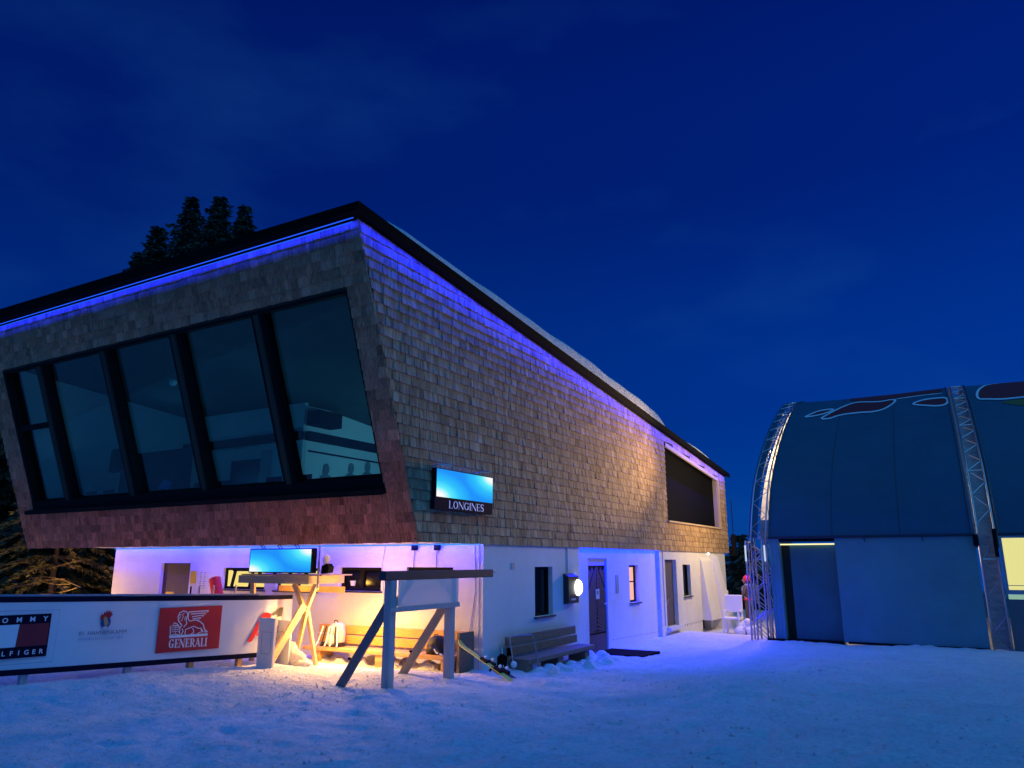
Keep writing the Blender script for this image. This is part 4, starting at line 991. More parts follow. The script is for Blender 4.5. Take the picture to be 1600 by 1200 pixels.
b2_ = thing('wooden_bench', 'dark weathered plank bench against the side wall beside the entrance', 'bench', (-7.0, 13.7, 0), 'benches along the lodge walls')
MB().bbox(-6.93, -6.74, 12.15, 15.02, .21, .295, .01).build('seat_plank', old_wood, b2_)
MB().bbox(-7.13, -6.94, 12.15, 15.02, .21, .295, .01).build('seat_plank', old_wood, b2_)
for (z0, z1, x) in ((.33, .485, -7.18), (.50, .66, -7.21)):
    MB().bbox(x, x + .05, 12.1, 14.98, z0, z1, .008).build('back_plank', old_wood, b2_)
for y in (12.25, 13.5, 14.72):
    MB().prism([(-7.16, -.12), (-6.84, -.12), (-6.78, .10), (-6.78, .21), (-7.16, .21)], 1, y - .11, y + .11).build('leg', old_wood, b2_)
MB().box(-7.16, -7.13, 12.1, 12.2, .21, .60).build('end_board', old_wood, b2_)

# ------------------------------------------------------------ rucksacks
def rucksack(name, label, c, w, d_, h, m, straps, sm, tilt=.1):
    t = thing(name, label, 'rucksack', c)
    x, y, z = c
    body = MB(); prof = [(-.5, 0), (-.52, .25), (-.47, .6), (-.33, .88), (-.12, .99), (.12, 1), (.33, .88), (.46, .6), (.5, .25), (.5, 0)]
    nd = 5; vs = []
    for j in range(nd + 1):
        s = j / nd; k = .72 + .28 * sin(pi * s) ** .6
        for a, b in prof: vs.append((x + a * w * k + tilt * b * h * .3, y - d_ / 2 + d_ * s + b * .05, z + b * h * (.9 + .1 * k)))
    n = len(prof); fs = [(j * n + i, j * n + i + 1, (j + 1) * n + i + 1, (j + 1) * n + i) for j in range(nd) for i in range(n - 1)] + [tuple(range(n - 1, -1, -1)), tuple(nd * n + i for i in range(n))] + [(j * n, (j + 1) * n, (j + 1) * n + n - 1, j * n + n - 1) for j in range(nd)]
    body.add(vs, fs).build('bag_body', m, t, smooth=True)
    MB().ball((x + .01, y - d_ / 2 - .02, z + h * .28), w * .32, .06, h * .24, 12, 8, .04).build('front_pocket', m, t, smooth=True)
    MB().tube([(x - .04, y, z + h * .97), (x - .03, y, z + h * 1.07), (x + .04, y, z + h * 1.07), (x + .05, y, z + h * .97)], .010, 6).build('grab_handle', cloth_black, t)
    for k, (a, b) in enumerate(straps):
        pts = [(x + a * w, y - d_ / 2 - .03, z + .85 * h), (x + a * w * 1.15, y - d_ / 2 - .07, z + .5 * h), (x + b * w, y - d_ / 2 - .08, z + .22 * h), (x + b * w * 1.1, y - d_ / 2 - .12, z + .02)]
        MB().tube(pts, .014, 6).build('strap', sm[k % len(sm)], t)
    return t
rk = rucksack('rucksack', 'grey and white rucksack with dangling straps on the left end of the pine bench', (-10.43, 11.14, .42), .40, .22, .44, cloth_grey, [(-.45, -.62), (-.25, -.35), (-.05, -.1), (.15, .2), (.35, .45), (.48, .6)], [white_plastic, cloth_black, white_plastic])
MB().box(-10.66, -10.22, 11.0, 11.2, .421, .50).build('black_base', cloth_black, rk)
rk2 = rucksack('rucksack', 'black rucksack slumped on the right end of the pine bench', (-8.05, 11.14, .42), .34, .22, .30, cloth_black, [(-.3, -.5), (.3, .6)], [cloth_black], -.1)
MB().tube([(-7.96, 10.97, .52), (-7.90, 10.96, .46), (-7.78, 10.96, .44)], .015, 6).build('white_buckle', white_plastic, rk2)

# ------------------------------------------------------------ timber rack in the snow
rack = thing('timber_rack', 'grey timber rack with dark overhanging beam and pale sheet standing in the snow', 'rack', (-6.95, 9.2, .28))
MB().bbox(-7.01, -6.89, 8.31, 11.17, 1.735, 1.865, .012).build('beam', dark_beam, rack)
MB().tube([(-6.95, 11.17, 1.81), (-6.95, 11.33, 1.82)], .012, 6).build('spike', steel, rack)
for y, w_ in ((8.50, .062), (9.97, .062)):
    MB().prism([(-7.01, gz(-6.95, y) - .25), (-6.89, gz(-6.95, y) - .25), (-6.89, 1.735), (-7.01, 1.735)], 1, y - w_, y + w_).build('post', grey_wood, rack)
MB().box(-6.885, -6.86, 8.40, 10.12, 1.30, 1.37).build('bottom_rail', grey_wood, rack)
MB().box(-6.88, -6.87, 8.58, 10.09, 1.371, 1.735).build('sheet', rack_sheet, rack)
MB().beam((-6.94, 8.56, 1.36), (-6.94, 8.92, 1.73), .04, .07).build('diagonal_brace', grey_wood, rack)
MB().beam((-6.94, 9.55, 1.73), (-6.94, 10.0, 1.42), .04, .07).build('diagonal_brace', grey_wood, rack)
MB().beam((-7.78, 8.42, gz(-7.8, 8.4) - .06), (-7.00, 8.50, 1.38), .04, .13, (0, 0, 1)).build('brace', mat('dark_grey_plank', (.15, .15, .165), .7, noise=(5, .25, (8, 8, 1))), rack)
MB().beam((-7.78, 9.80, gz(-7.8, 9.9) - .06), (-7.00, 9.95, 1.38), .04, .13, (0, 0, 1)).build('brace', pine_y, rack)
for p in ((-7.55, 8.37, .66), (-7.55, 9.77, .62)):
    MB().tube([(p[0], p[1] + .02, p[2]), (p[0], p[1] - .01, p[2])], .018, 8).build('bolt_head', black, rack)

# ------------------------------------------------------------ skis, hoop, shovel, boards
def ski(name, label, p0, p1, m, wid=.10, binding=True):
    t = thing(name, label, 'ski', p1); p0 = Vector(p0); p1 = Vector(p1); d_ = (p1 - p0).normalized(); side_ = d_.cross(Vector((0, 0, 1))).normalized(); nrm = side_.cross(d_)
    mb = MB(); vs = []; L = (p1 - p0).length; N = 18
    for i in range(N + 1):
        s = i / N; w = wid * (.78 + .22 * (2 * s - 1) ** 2) * (min(1, (s + .02) / .08) ** .5) * (min(1, (1.02 - s) / .08) ** .5); c = p0 + d_ * L * s + nrm * (.05 * max(0, (.1 - s) / .1) ** 2)
        for a, b in ((-1, 0), (1, 0), (1, 1), (-1, 1)): vs.append(c + side_ * w / 2 * a + nrm * .016 * b)
    mb.add(vs, [(4 * i + k, 4 * i + (k + 1) % 4, 4 * i + 4 + (k + 1) % 4, 4 * i + 4 + k) for i in range(N) for k in range(4)] + [(3, 2, 1, 0), (4 * N, 4 * N + 1, 4 * N + 2, 4 * N + 3)])
    mb.build('ski_blade', m, t)
    if binding:
        for s, h in ((.42, .05), (.66, .07)):
            c = p0 + d_ * L * s; MB().beam(c + nrm * .02, c + d_ * .16 + nrm * .02, .075, h, nrm).build('binding', black, t)
            MB().ball(tuple(c + d_ * .1 + nrm * (.06 + h / 2)), .028, nu=8, nv=6).build('binding_toe', white_plastic, t)
        c = p0 + d_ * L * .62; MB().beam(c + nrm * .02, c - nrm * .05 + side_ * .05, .04, .03).build('brake_arm', black, t)
    return t
ski('ski', 'yellow ski with black binding leaning on the bench end at the building corner', (-7.30, 10.75, .66), (-5.96, 10.32, .19), yellow_paint)
ski('ski', 'darker ski half hidden under the yellow ski by the building corner', (-7.28, 10.90, .58), (-6.02, 10.62, .15), mat('black_ski_topsheet', (.03, .03, .035), .35))
MB().tube([(-6.95, 12.05, -.05), (-7.05, 12.0, .66), (-7.02, 12.03, .69), (-6.86, 12.45, .69), (-6.82, 12.48, .66), (-6.62, 12.38, -.05)], .013, 7).build('hoop', steel, label='thin bent metal hoop frame leaning before the dark bench end', cat='hoop', base=(-6.8, 12.2, 0))
shv = thing('snow_shovel', 'dark snow shovel with metal shaft leaning on the wall at the dark bench end', 'shovel', (-7.05, 11.85, 0))
MB().prism([(11.72, .0), (11.98, .0), (12.0, .34), (11.88, .40), (11.76, .36)], 0, -7.16, -7.10).build('blade', rubber, shv)
MB().tube([(-7.05, 11.80, .02), (-7.20, 11.98, .5)], .014, 7).build('shaft', steel, shv)
MB().ball((-6.95, 11.98, .22), .06, .05, .06).build('grip_knob', white_plastic, shv)
MB().box(-7.3, -6.1, 16.15, 17.25, -.4, -.02).build('doormat', rubber, label='black rubber mat in front of the herringbone entrance door', cat='doormat', base=(-6.7, 16.7, -.06))

bd = thing('white_board', 'tall white door leaf with recessed panel leaning at the end of the barrier', 'board', (-10.0, 9.05, .3))
MB().box(-10.17, -9.80, 9.03, 9.07, .28, 1.08).build('board_leaf', white_board, bd)
mb = MB(); stroke(mb, [(-10.08, .52), (-9.86, .52), (-9.86, .86), (-10.08, .86)], .012, lambda a, b, n: (a, 9.03 - n, b), closed=True); mb.build('panel_groove', mat('grey_groove', (.3, .28, .26), .7), bd)
bd = thing('white_board', 'white board with dark metal catch standing behind the door leaf', 'board', (-10.45, 9.8, .2))
MB().box(-10.66, -10.24, 9.80, 9.84, .16, .98).build('board_leaf', white_board, bd)
MB().beam((-10.56, 9.79, .86), (-10.54, 9.79, .78), .02, .02).beam((-10.54, 9.79, .78), (-10.38, 9.79, .79), .02, .02).build('catch', steel, bd)
sk_ = MB()
for (cx, cz, rx, rz) in ((-10.16, .32, .20, .15), (-10.0, .26, .15, .10), (-10.28, .40, .11, .20), (-10.08, .24, .24, .08)): sk_.ball((cx, 9.92, cz), rx, .10, rz, 18, 12, .15)
sk_.build('tarpaulin_sack', cloth_white, smooth=True, label='crumpled pale sack on the snow under the timber stand', cat='sack', base=(-10.15, 9.8, .22))
redt = thing('rolled_pad', 'red rolled foam pad leaning behind the barrier near the lit window', 'pad', (-13.2, 10.9, .2))
MB().tube([(-13.62, 10.8, 1.64), (-13.05, 10.8, .25)], .12, 18).build('pad_roll', redpad, redt)
MB().tube([(-13.625, 10.8, 1.65), (-13.615, 10.8, 1.63)], .112, 18).build('pad_end', mat('pink_foam', (.8, .35, .3), .8), redt)
yb = thing('yellow_sign_board', 'yellow folding sign in front of the dark front door', 'sign', (-14.6, 10.5, .2))
MB().prism([(-14.84, 1.10), (-14.56, 1.10), (-14.52, 1.32), (-14.55, 1.36), (-14.78, 1.36), (-14.81, 1.32)], 1, 10.5, 10.53).build('sign_panel', yellow, yb)
MB().box(-14.80, -14.77, 10.53, 10.55, .1, 1.10).box(-14.60, -14.57, 10.53, 10.55, .1, 1.10).build('sign_legs', black, yb)
MB().tube([(-14.75, 10.49, 1.18), (-14.72, 10.49, 1.24), (-14.64, 10.49, 1.24), (-14.62, 10.49, 1.18)], .014, 6).build('sign_symbol', black, yb)
for i, (x, y, h, lx, lab) in enumerate(((-14.1, 10.6, 1.48, .0, 'short black pole behind the barrier right of the yellow sign'), (-13.3, 10.5, 1.52, .06, 'pale pole stub right of the red rolled pad'), (-13.5, 10.35, 1.50, .0, 'thin pale pole standing just left of the red rolled pad'), (-12.55, 10.4, 1.54, .10, 'slanting pale pole behind the barrier left of the timber stand'))):
    MB().tube([(x, y, .1), (x + lx, y, h)], .018, 7).build('pole', (black if i == 0 else steel), label=lab, cat='pole', group='poles behind the barrier', base=(x, y, .15))

# wall lamp box beside the entrance
lb = thing('wall_lamp', 'black wall box with bright round white lamp beside the entrance', 'lamp', (WX, 15.2, 1.4))
MB().prism([(WX + .001, 1.10), (WX + .13, 1.12), (WX + .13, 1.68), (WX + .001, 1.74)], 1, 14.78, 15.28).build('lamp_housing', mat('black_box_metal', (.02, .02, .022), .4, noise=(30, .5, (1, 1, 1))), lb)
mb = MB(); N = 28
cx_ = WX + .135
rim = [(15.24 + .165 * cos(a), 1.44 + .175 * sin(a)) for a in np.linspace(0, 2 * pi, N + 1)[:-1]]
vs = [(cx_, y, z) for y, z in rim] + [(cx_ + .05, 15.24 + (y - 15.24) * .8, 1.44 + (z - 1.44) * .8) for y, z in rim] + [(cx_ + .065, 15.24, 1.44)]
mb.add(vs, [(i, (i + 1) % N, N + (i + 1) % N, N + i) for i in range(N)] + [(N + i, N + (i + 1) % N, 2 * N) for i in range(N)]); mb.build('lamp_glass', lamp_white, lb, smooth=True)
MB().box(WX + .131, WX + .134, 14.9, 15.12, 1.18, 1.22).build('nameplate', grey_wood, lb)

# ------------------------------------------------------------ event tent
PR = [(21, -.1), (21, 1.3), (21, 2.62), (21.45, 3.45), (22.1, 4.25), (23.1, 5.05), (24.5, 5.95), (26, 6.75), (27.8, 7.53), (29.5, 7.92), (31, 8.06), (32.5, 7.92), (34.2, 7.53), (36, 6.75), (37.5, 5.95), (38.9, 5.05), (39.9, 4.25), (40.55, 3.45), (41, 2.62), (41, -.1)]
def smooth_prof(P, k=4):
    out = []
    for i in range(len(P) - 1):
        p0, p1, p2, p3 = P[max(i - 1, 0)], P[i], P[i + 1], P[min(i + 2, len(P) - 1)]
        for j in range(k):
            t = j / k; out.append(tuple(.5 * (2 * p1[q] + (p2[q] - p0[q]) * t + (2 * p0[q] - 5 * p1[q] + 4 * p2[q] - p3[q]) * t * t + (3 * p1[q] - p0[q] - 3 * p2[q] + p3[q]) * t ** 3) for q in (0, 1)))
    return out + [P[-1]]
ARC = smooth_prof(PR[2:-1], 5)
def inner(P, dd):
    out = []
    for i, p in enumerate(P):
        a = P[max(0, i - 1)]; b = P[min(len(P) - 1, i + 1)]; dx_, dz_ = b[0] - a[0], b[1] - a[1]; l = math.hypot(dx_, dz_); out.append((p[0] + dz_ / l * dd, p[1] - dx_ / l * dd))
    return out
tent = thing('event_tent', 'large arched event tent of navy fabric between aluminium truss arches', 'tent', (0, 30, 0))
def sheet(x0, x1, P, m, nm, par=tent, nxx=10, sag=.0, lab=None):
    vs = []; n = len(P)
    for i in range(nxx + 1):
        s = i / nxx; x = x0 + (x1 - x0) * s
        Q = inner(P, sag * sin(pi * s)) if sag else P
        for (y, z) in Q: vs.append((x, y, z))
    return MB().add(vs, [(i * n + j, (i + 1) * n + j, (i + 1) * n + j + 1, i * n + j + 1) for i in range(nxx) for j in range(n - 1)]).build(nm, m, par, smooth=True, label=lab)
bays = [(-4.25, .50), (.97, 5.75), (6.2, 11.0)]
roofs = []
for x0, x1 in bays: roofs.append(sheet(x0, x1, ARC, tent_fab, 'roof_fabric', sag=.05))
sheet(-4.76, -4.53, ARC, tent_fab, 'edge_fabric', nxx=1)
IN = inner(ARC, .30)
nlow = sum(1 for p in IN[:40] if p[1] < 3.1)
sheet(-4.53, -4.27, IN[nlow:], gap_white, 'gap_sheet', nxx=2, lab='glowing white sheet between the chords of the left arch')
sheet(-4.53, -4.27, IN[:nlow + 1], clear_film, 'gap_sheet', nxx=2)
sheet(.52, .95, IN, clear_film, 'gap_sheet', nxx=2, lab='milky sheet behind the right arch')
sheet(5.78, 6.17, IN, clear_film, 'gap_sheet', nxx=1)
MB().box(.57, .93, 21.14, 21.16, 0, 2.6).build('gap_sheet', clear_film, tent)
# eave hem and front wall panels
for (x0, x1) in bays: MB().box(x0, x1, 20.965, 21.03, 2.58, 2.65).build('eave_hem', mat('navy_hem', (.02, .03, .05), .6), tent)
def twall(x0, x1, z0, z1, nm='wall_panel'):
    n = 14; vs = []
    for i in range(n + 1):
        s = i / n; x = x0 + (x1 - x0) * s; vs += [(x, 21.0 + .012 * sin(s * 19), z0 + .02 * sin(s * 9)), (x, 21.0, z1)]
    return MB().add(vs, [(2 * i, 2 * i + 2, 2 * i + 3, 2 * i + 1) for i in range(n)]).build(nm, tent_panel, tent, smooth=True)
twall(-4.25, -3.98, -.02, 2.58); twall(-2.60, .50, .02, 2.58)
MB().box(-3.98, -2.60, 20.99, 21.01, 2.50, 2.58).build('door_header', black, tent)
td = MB().box(-3.74, -2.60, 21.12, 21.15, .0, 2.42).build('door', tent_door_m, tent, label='grey green tent door standing slightly back')
MB().quad((-3.98, 21.0, 0), (-3.98, 21.6, 0), (-3.98, 21.6, 2.5), (-3.98, 21, 2.5)).build('door_return', tent_panel, tent)
MB().quad((-3.98, 21.30, 0), (-3.70, 21.30, 0), (-3.70, 21.30, 2.5), (-3.98, 21.30, 2.5)).build('side_curtain', mat('dark_curtain', (.02, .025, .02), .8), tent)
MB().box(-3.96, -2.62, 21.05, 21.11, 2.42, 2.455).build('light_slit', lit_strip, tent)
MB().box(-3.95, -2.6, 20.95, 21.25, -.06, .05).build('threshold', black, tent)
MB().box(-4.42, -4.0, 20.8, 21.0, -.05, .04).build('ballast', rubber, tent)
mb = MB()
for k in range(3): mb.box(-2.5 + k, -1.5 + k, 20.93, 20.99, .0, .05)
mb.build('ground_skirt', black, tent)
# welded seams, keder edges and ratchet straps on the fabric
seam_m = mat('fabric_seam', (.012, .05, .08), .8)
for i, x in enumerate((-2.67, -1.09)):
    Q = inner(ARC, -.004 + .05 * sin(pi * (x + 4.25) / 4.75)); mb = MB(); vs = []
    for y, z in Q: vs += [(x, y, z), (x + .035, y, z)]
    mb.add(vs, [(2 * k, 2 * k + 1, 2 * k + 3, 2 * k + 2) for k in range(len(Q) - 1)]); mb.build('seam', seam_m, roofs[0])
for x in (-4.23, .46, 1.0):
    Q = inner(ARC, -.02); MB().tube([(x, y, z) for y, z in Q], .022, 6).build('keder_edge', mat('keder_grey', (.05, .09, .12), .6), tent)
for x in (-3.2, -1.9, -.6):
    MB().tube([(x, 20.97, 2.60), (x + .02, 20.955, 2.48)], .012, 5).build('tension_strap', cloth_black, tent)
# second bay: window band over grey panel
MB().quad((.97, 21, -.1), (5.75, 21, -.1), (5.75, 21, 1.15), (.97, 21, 1.15)).build('wall_panel', mat('grey_lower_panel', (.12, .14, .15), .6), tent)
tw = MB().box(.97, 5.75, 20.97, 21.03, 1.26, 1.36).box(.97, 5.75, 20.97, 21.03, 2.53, 2.58).box(.97, 1.03, 20.97, 21.03, 1.36, 2.53).box(3.3, 3.36, 20.97, 21.03, 1.36, 2.53).build('window', steel, tent, label='long lit window band of the second bay')
MB().quad((1.03, 21.01, 1.36), (5.75, 21.01, 1.36), (5.75, 21.01, 2.53), (1.03, 21.01, 2.53)).build('pane', lit_yellow2, tw)
MB().quad((1.0, 21.01, 1.05), (5.75, 21.01, 1.05), (5.75, 21.01, 1.26), (1.0, 21.01, 1.26)).build('lower_pane', emissive('pale_green_light', (.35, .62, .5), .7), tw)
MB().box(1.03, 5.75, 20.99, 21.005, 1.45, 1.465).build('glazing_bar', steel, tw)
# truss arches
PTH = [(21.0 + .0, -.05), (21, .9), (21, 1.8)] + ARC
def truss(x0, x1, outer_d=-.02, inner_d=.42):
    O = inner([(p[0], p[1]) for p in PTH], outer_d); I = inner(PTH, inner_d)
    mb = MB()
    for x in (x0, x1):
        for Q in (O, I): mb.tube([(x, y, z) for y, z in Q], .024, 7)
    t = mb.build('truss_arch', alu, tent, smooth=True)
    # resample by length
    def res(P, step):
        out = [P[0]]; acc = 0
        for a, b in zip(P, P[1:]):
            l = math.hypot(b[0] - a[0], b[1] - a[1]); pos = step - acc
            while pos <= l: out.append((a[0] + (b[0] - a[0]) * pos / l, a[1] + (b[1] - a[1]) * pos / l)); pos += step
            acc = l - (pos - step)
        return out
    m_ = res(PTH, .42); O2 = inner(m_, outer_d); I2 = inner(m_, inner_d); lac = MB()
    for i in range(min(len(m_) - 1, 46)):
        a, b = (x0, x1) if i % 2 else (x1, x0)
        lac.tube([(a, *O2[i]), (b, *O2[i + 1])], .0105, 5); lac.tube([(a, *I2[i]), (b, *I2[i + 1])], .0105, 5)
        if i % 6 == 5: lac.tube([(x0, *O2[i]), (x1, *O2[i])], .014, 5)
        A, B = (O2, I2) if i % 2 else (I2, O2)
        lac.tube([(x0, *A[i]), (x0, *B[i + 1])], .0105, 5)
        lac.tube([(x1, *A[i]), (x1, *B[i + 1])], .0105, 5)
    lac.build('lacing', alu, t)
    return t
truss(-4.70, -4.31); truss(.58, .92); truss(5.8, 6.15)
tw_mb = MB(); tl_mb = MB()
for x in (-4.84, -4.42):
    for y in (20.90, 21.26): tw_mb.tube([(x, y, -.1), (x, y, 2.55)], .024, 7)
for i in range(7):
    z0, z1 = .02 + i * .36, .38 + i * .36; a, b = (-4.84, -4.42) if i % 2 else (-4.42, -4.84); c, d_ = (20.90, 21.26) if i % 2 else (21.26, 20.90)
    for y in (20.90, 21.26): tl_mb.tube([(a, y, z0), (b, y, z1)], .011, 5)
    for x in (-4.84, -4.42): tl_mb.tube([(x, c, z0), (x, d_, z1)], .011, 5)
tower = tw_mb.build('truss_tower', alu, tent, smooth=True); tl_mb.build('lacing', alu, tower)
for x in (-4.84, -4.34): MB().tube([(x, 20.86, 2.0), (x, 20.86, 2.42)], .022, 8).build('light_tube', emissive('cool_tube', (.6, .75, 1), .9), tent)
MB().box(.86, .94, 20.9, 20.98, 2.1, 2.75).build('bracket', black, tent); MB().box(.46, .56, 20.9, 20.98, 2.35, 2.62).build('bracket', black, tent)
# gable end towards the lodge: fabric above, open bay below
g = [(y, z) for y, z in ARC if z > 4.6]
# roof emblem: dark red shapes with pale outline along the crown
def RPt(x, s, n=.03):
    x0, x1 = (-4.25, .50) if x < .7 else (.97, 5.75)
    g = .05 * sin(pi * min(1, max(0, (x - x0) / (x1 - x0)))) - .014
    Q = ARC; Nn = RP_[1]; i = min(len(Q) - 2, max(0, int(s))); f = s - i
    L = lambda A, k: A[i][k] + (A[i + 1][k] - A[i][k]) * f
    return (x, L(Q, 0) + (L(Nn, 0) - L(Q, 0)) * g, L(Q, 1) + (L(Nn, 1) - L(Q, 1)) * g)
RP_ = [ARC, inner(ARC, 1.0)]
def sat(y):   # arc parameter from y
    Q = RP_[0]
    for i in range(len(Q) - 1):
        if Q[i][0] <= y <= Q[i + 1][0]: return i + (y - Q[i][0]) / (Q[i + 1][0] - Q[i][0])
    return 0
roof_red = mat('dark_red_roof_print', (.22, .006, .014), .8); roof_line = mat('pale_roof_outline', (.72, .72, .74), .7)
def blob(pts, par, nm='emblem_shape', m=roof_red, line=True, wl=.07):
    """pts in (x, y) on the roof, drawn as a draped strip polygon fan"""
    for _ in range(2): pts = [q for i in range(len(pts)) for q in ((.75 * pts[i][0] + .25 * pts[(i + 1) % len(pts)][0], .75 * pts[i][1] + .25 * pts[(i + 1) % len(pts)][1]), (.25 * pts[i][0] + .75 * pts[(i + 1) % len(pts)][0], .25 * pts[i][1] + .75 * pts[(i + 1) % len(pts)][1]))]
    n = len(pts); cx = sum(p[0] for p in pts) / n; cy = sum(p[1] for p in pts) / n
    mb = MB()
    rings = [[(cx + (p[0] - cx) * k, cy + (p[1] - cy) * k) for p in pts] for k in (.02, .35, .7, 1)]
    vs = [RPt(x, sat(y)) for R in rings for x, y in R]
    mb.add(vs, [(j * n + i, j * n + (i + 1) % n, (j + 1) * n + (i + 1) % n, (j + 1) * n + i) for j in range(3) for i in range(n)])
    o = mb.build(nm, m, par)
    if line:
        mb = MB(); P_ = pts + [pts[0]]; L_ = []
        for i, p in enumerate(pts):
            a, b = pts[i - 1], pts[(i + 1) % n]; dx_, dy_ = b[0] - a[0], b[1] - a[1]; l = math.hypot(dx_, dy_) or 1; nx_, ny_ = -dy_ / l * wl / 2, dx_ / l * wl
            for sg in (1, -1):
                q = RPt(p[0] + nx_ * sg, sat(p[1] + ny_ * sg)); L_.append((q[0], q[1] - .004, q[2] + .007))
        mb.add(L_, [(2 * i, 2 * i + 1, (2 * i + 3) % (2 * n), (2 * i + 2) % (2 * n)) for i in range(n)]); mb.build('outline', roof_line, o)
    return o
blob([(-3.77, 25.86), (-3.62, 26.12), (-3.39, 26.50), (-3.08, 26.62), (-2.87, 26.58), (-3.0, 26.3), (-3.3, 26.02)], roofs[0])
blob([(-3.25, 25.60), (-2.94, 25.56), (-2.66, 25.88), (-2.10, 25.98), (-1.63, 25.90), (-1.30, 26.12), (-1.0, 26.88), (-1.12, 27.2), (-1.49, 27.0), (-2.23, 27.34), (-2.5, 27.0), (-2.75, 26.6), (-3.0, 26.1)], roofs[0])
blob([(-2.6, 27.5), (-1.6, 27.2), (-.9, 27.35), (.0, 27.4), (.4, 27.4), (.4, 30.4), (-1.0, 30.6), (-2.4, 30.2)], roofs[0], line=False)
blob([(-1.1, 27.12), (-.4, 27.25), (.3, 27.2), (.35, 27.3), (-.4, 27.36), (-1.1, 27.25)], roofs[0], m=roof_line, line=False)
blob([(-.60, 26.30), (-.23, 26.68), (.16, 26.66), (.40, 26.60), (.45, 26.30), (.40, 25.88), (.18, 25.76), (-.24, 26.02)], roofs[0])
blob([(1.2, 26.1), (1.44, 26.06), (1.83, 25.92), (2.38, 26.0), (3.6, 26.2), (4.9, 27.0), (5.0, 28.6), (3.0, 29.2), (1.8, 28.6), (1.3, 27.2)], roofs[1])
blob([(1.7, 25.7), (2.36, 25.86), (4.2, 25.9), (4.6, 25.2), (3.2, 24.9), (2.27, 25.22), (1.95, 25.44)], roofs[1], m=mat('dull_yellow_roof_print', (.14, .11, .01), .6), line=False)
# warm light inside the tent end, shining out of the open gable, plus an added fill spot
point('tent_lamp', (-4.62, 24.4, 3.9), (1.0, .66, .30), 520, .35)
point('gable_fill_spot', (-5.15, 23.6, 4.1), (1.0, .64, .30), 2600, .12, 62, (-7.3, 14.5, 6.0), 1.0)  # added fill without a visible lamp, warms the upper side shingles
point('tent_lamp', (-4.62, 27.2, 5.5), (1.0, .85, .55), 200, .10)

# ------------------------------------------------------------ things between lodge and tent
ch = thing('white_chair', 'bright white high backed plastic chair at the far end of the snow path', 'chair', (-6.25, 24.6, -.2))
cx_, cy_ = -6.25, 24.6
MB().bbox(cx_ - .27, cx_ + .27, cy_ + .22, cy_ + .27, .42, .95, .02).build('backrest', white_plastic, ch)
MB().bbox(cx_ - .28, cx_ + .28, cy_ - .24, cy_ + .24, .22, .28, .02).build('seat', white_plastic, ch)
for sx_ in (-1, 1):
    MB().beam((cx_ + .25 * sx_, cy_ - .22, -.25), (cx_ + .23 * sx_, cy_ - .2, .45), .05, .05).build('leg', white_plastic, ch)
    MB().beam((cx_ + .25 * sx_, cy_ + .24, -.25), (cx_ + .24 * sx_, cy_ + .24, .45), .05, .05).build('leg', white_plastic, ch)
    MB().box(cx_ + .25 * sx_ - .03, cx_ + .25 * sx_ + .03, cy_ - .22, cy_ + .22, .46, .49).build('armrest', white_plastic, ch)
sk_ = MB()
for (a, b, c, r) in ((-5.85, 24.5, -.02, .24), (-5.75, 24.45, .16, .13), (-5.98, 24.4, -.12, .2), (-5.6, 24.4, -.1, .22)): sk_.ball((a, b, c), r, r * .8, r * .8, 16, 11, .16)
sk_.build('white_sack', white_plastic, smooth=True, label='bright white bundle beside the white chair', cat='bundle', base=(-5.85, 24.5, -.2))
MB().bbox(-7.08, -6.98, 27.0, 27.1, -.4, 1.0, .01).build('marker_post', white_board, label='short pale post behind the far corner of the lodge', cat='post', base=(-6.84, 27, -.2))
MB().box(UX + .12, UX + .26, 28.9, 29.1, 2.2, 3.0).tube([(UX + .19, 29, 3.0), (UX + .19, 29, 4.3)], .015).build('aerial_box', black, label='dark box with thin rod at the far end of the lodge', cat='aerial', base=(UX + .2, 29, 2.2))

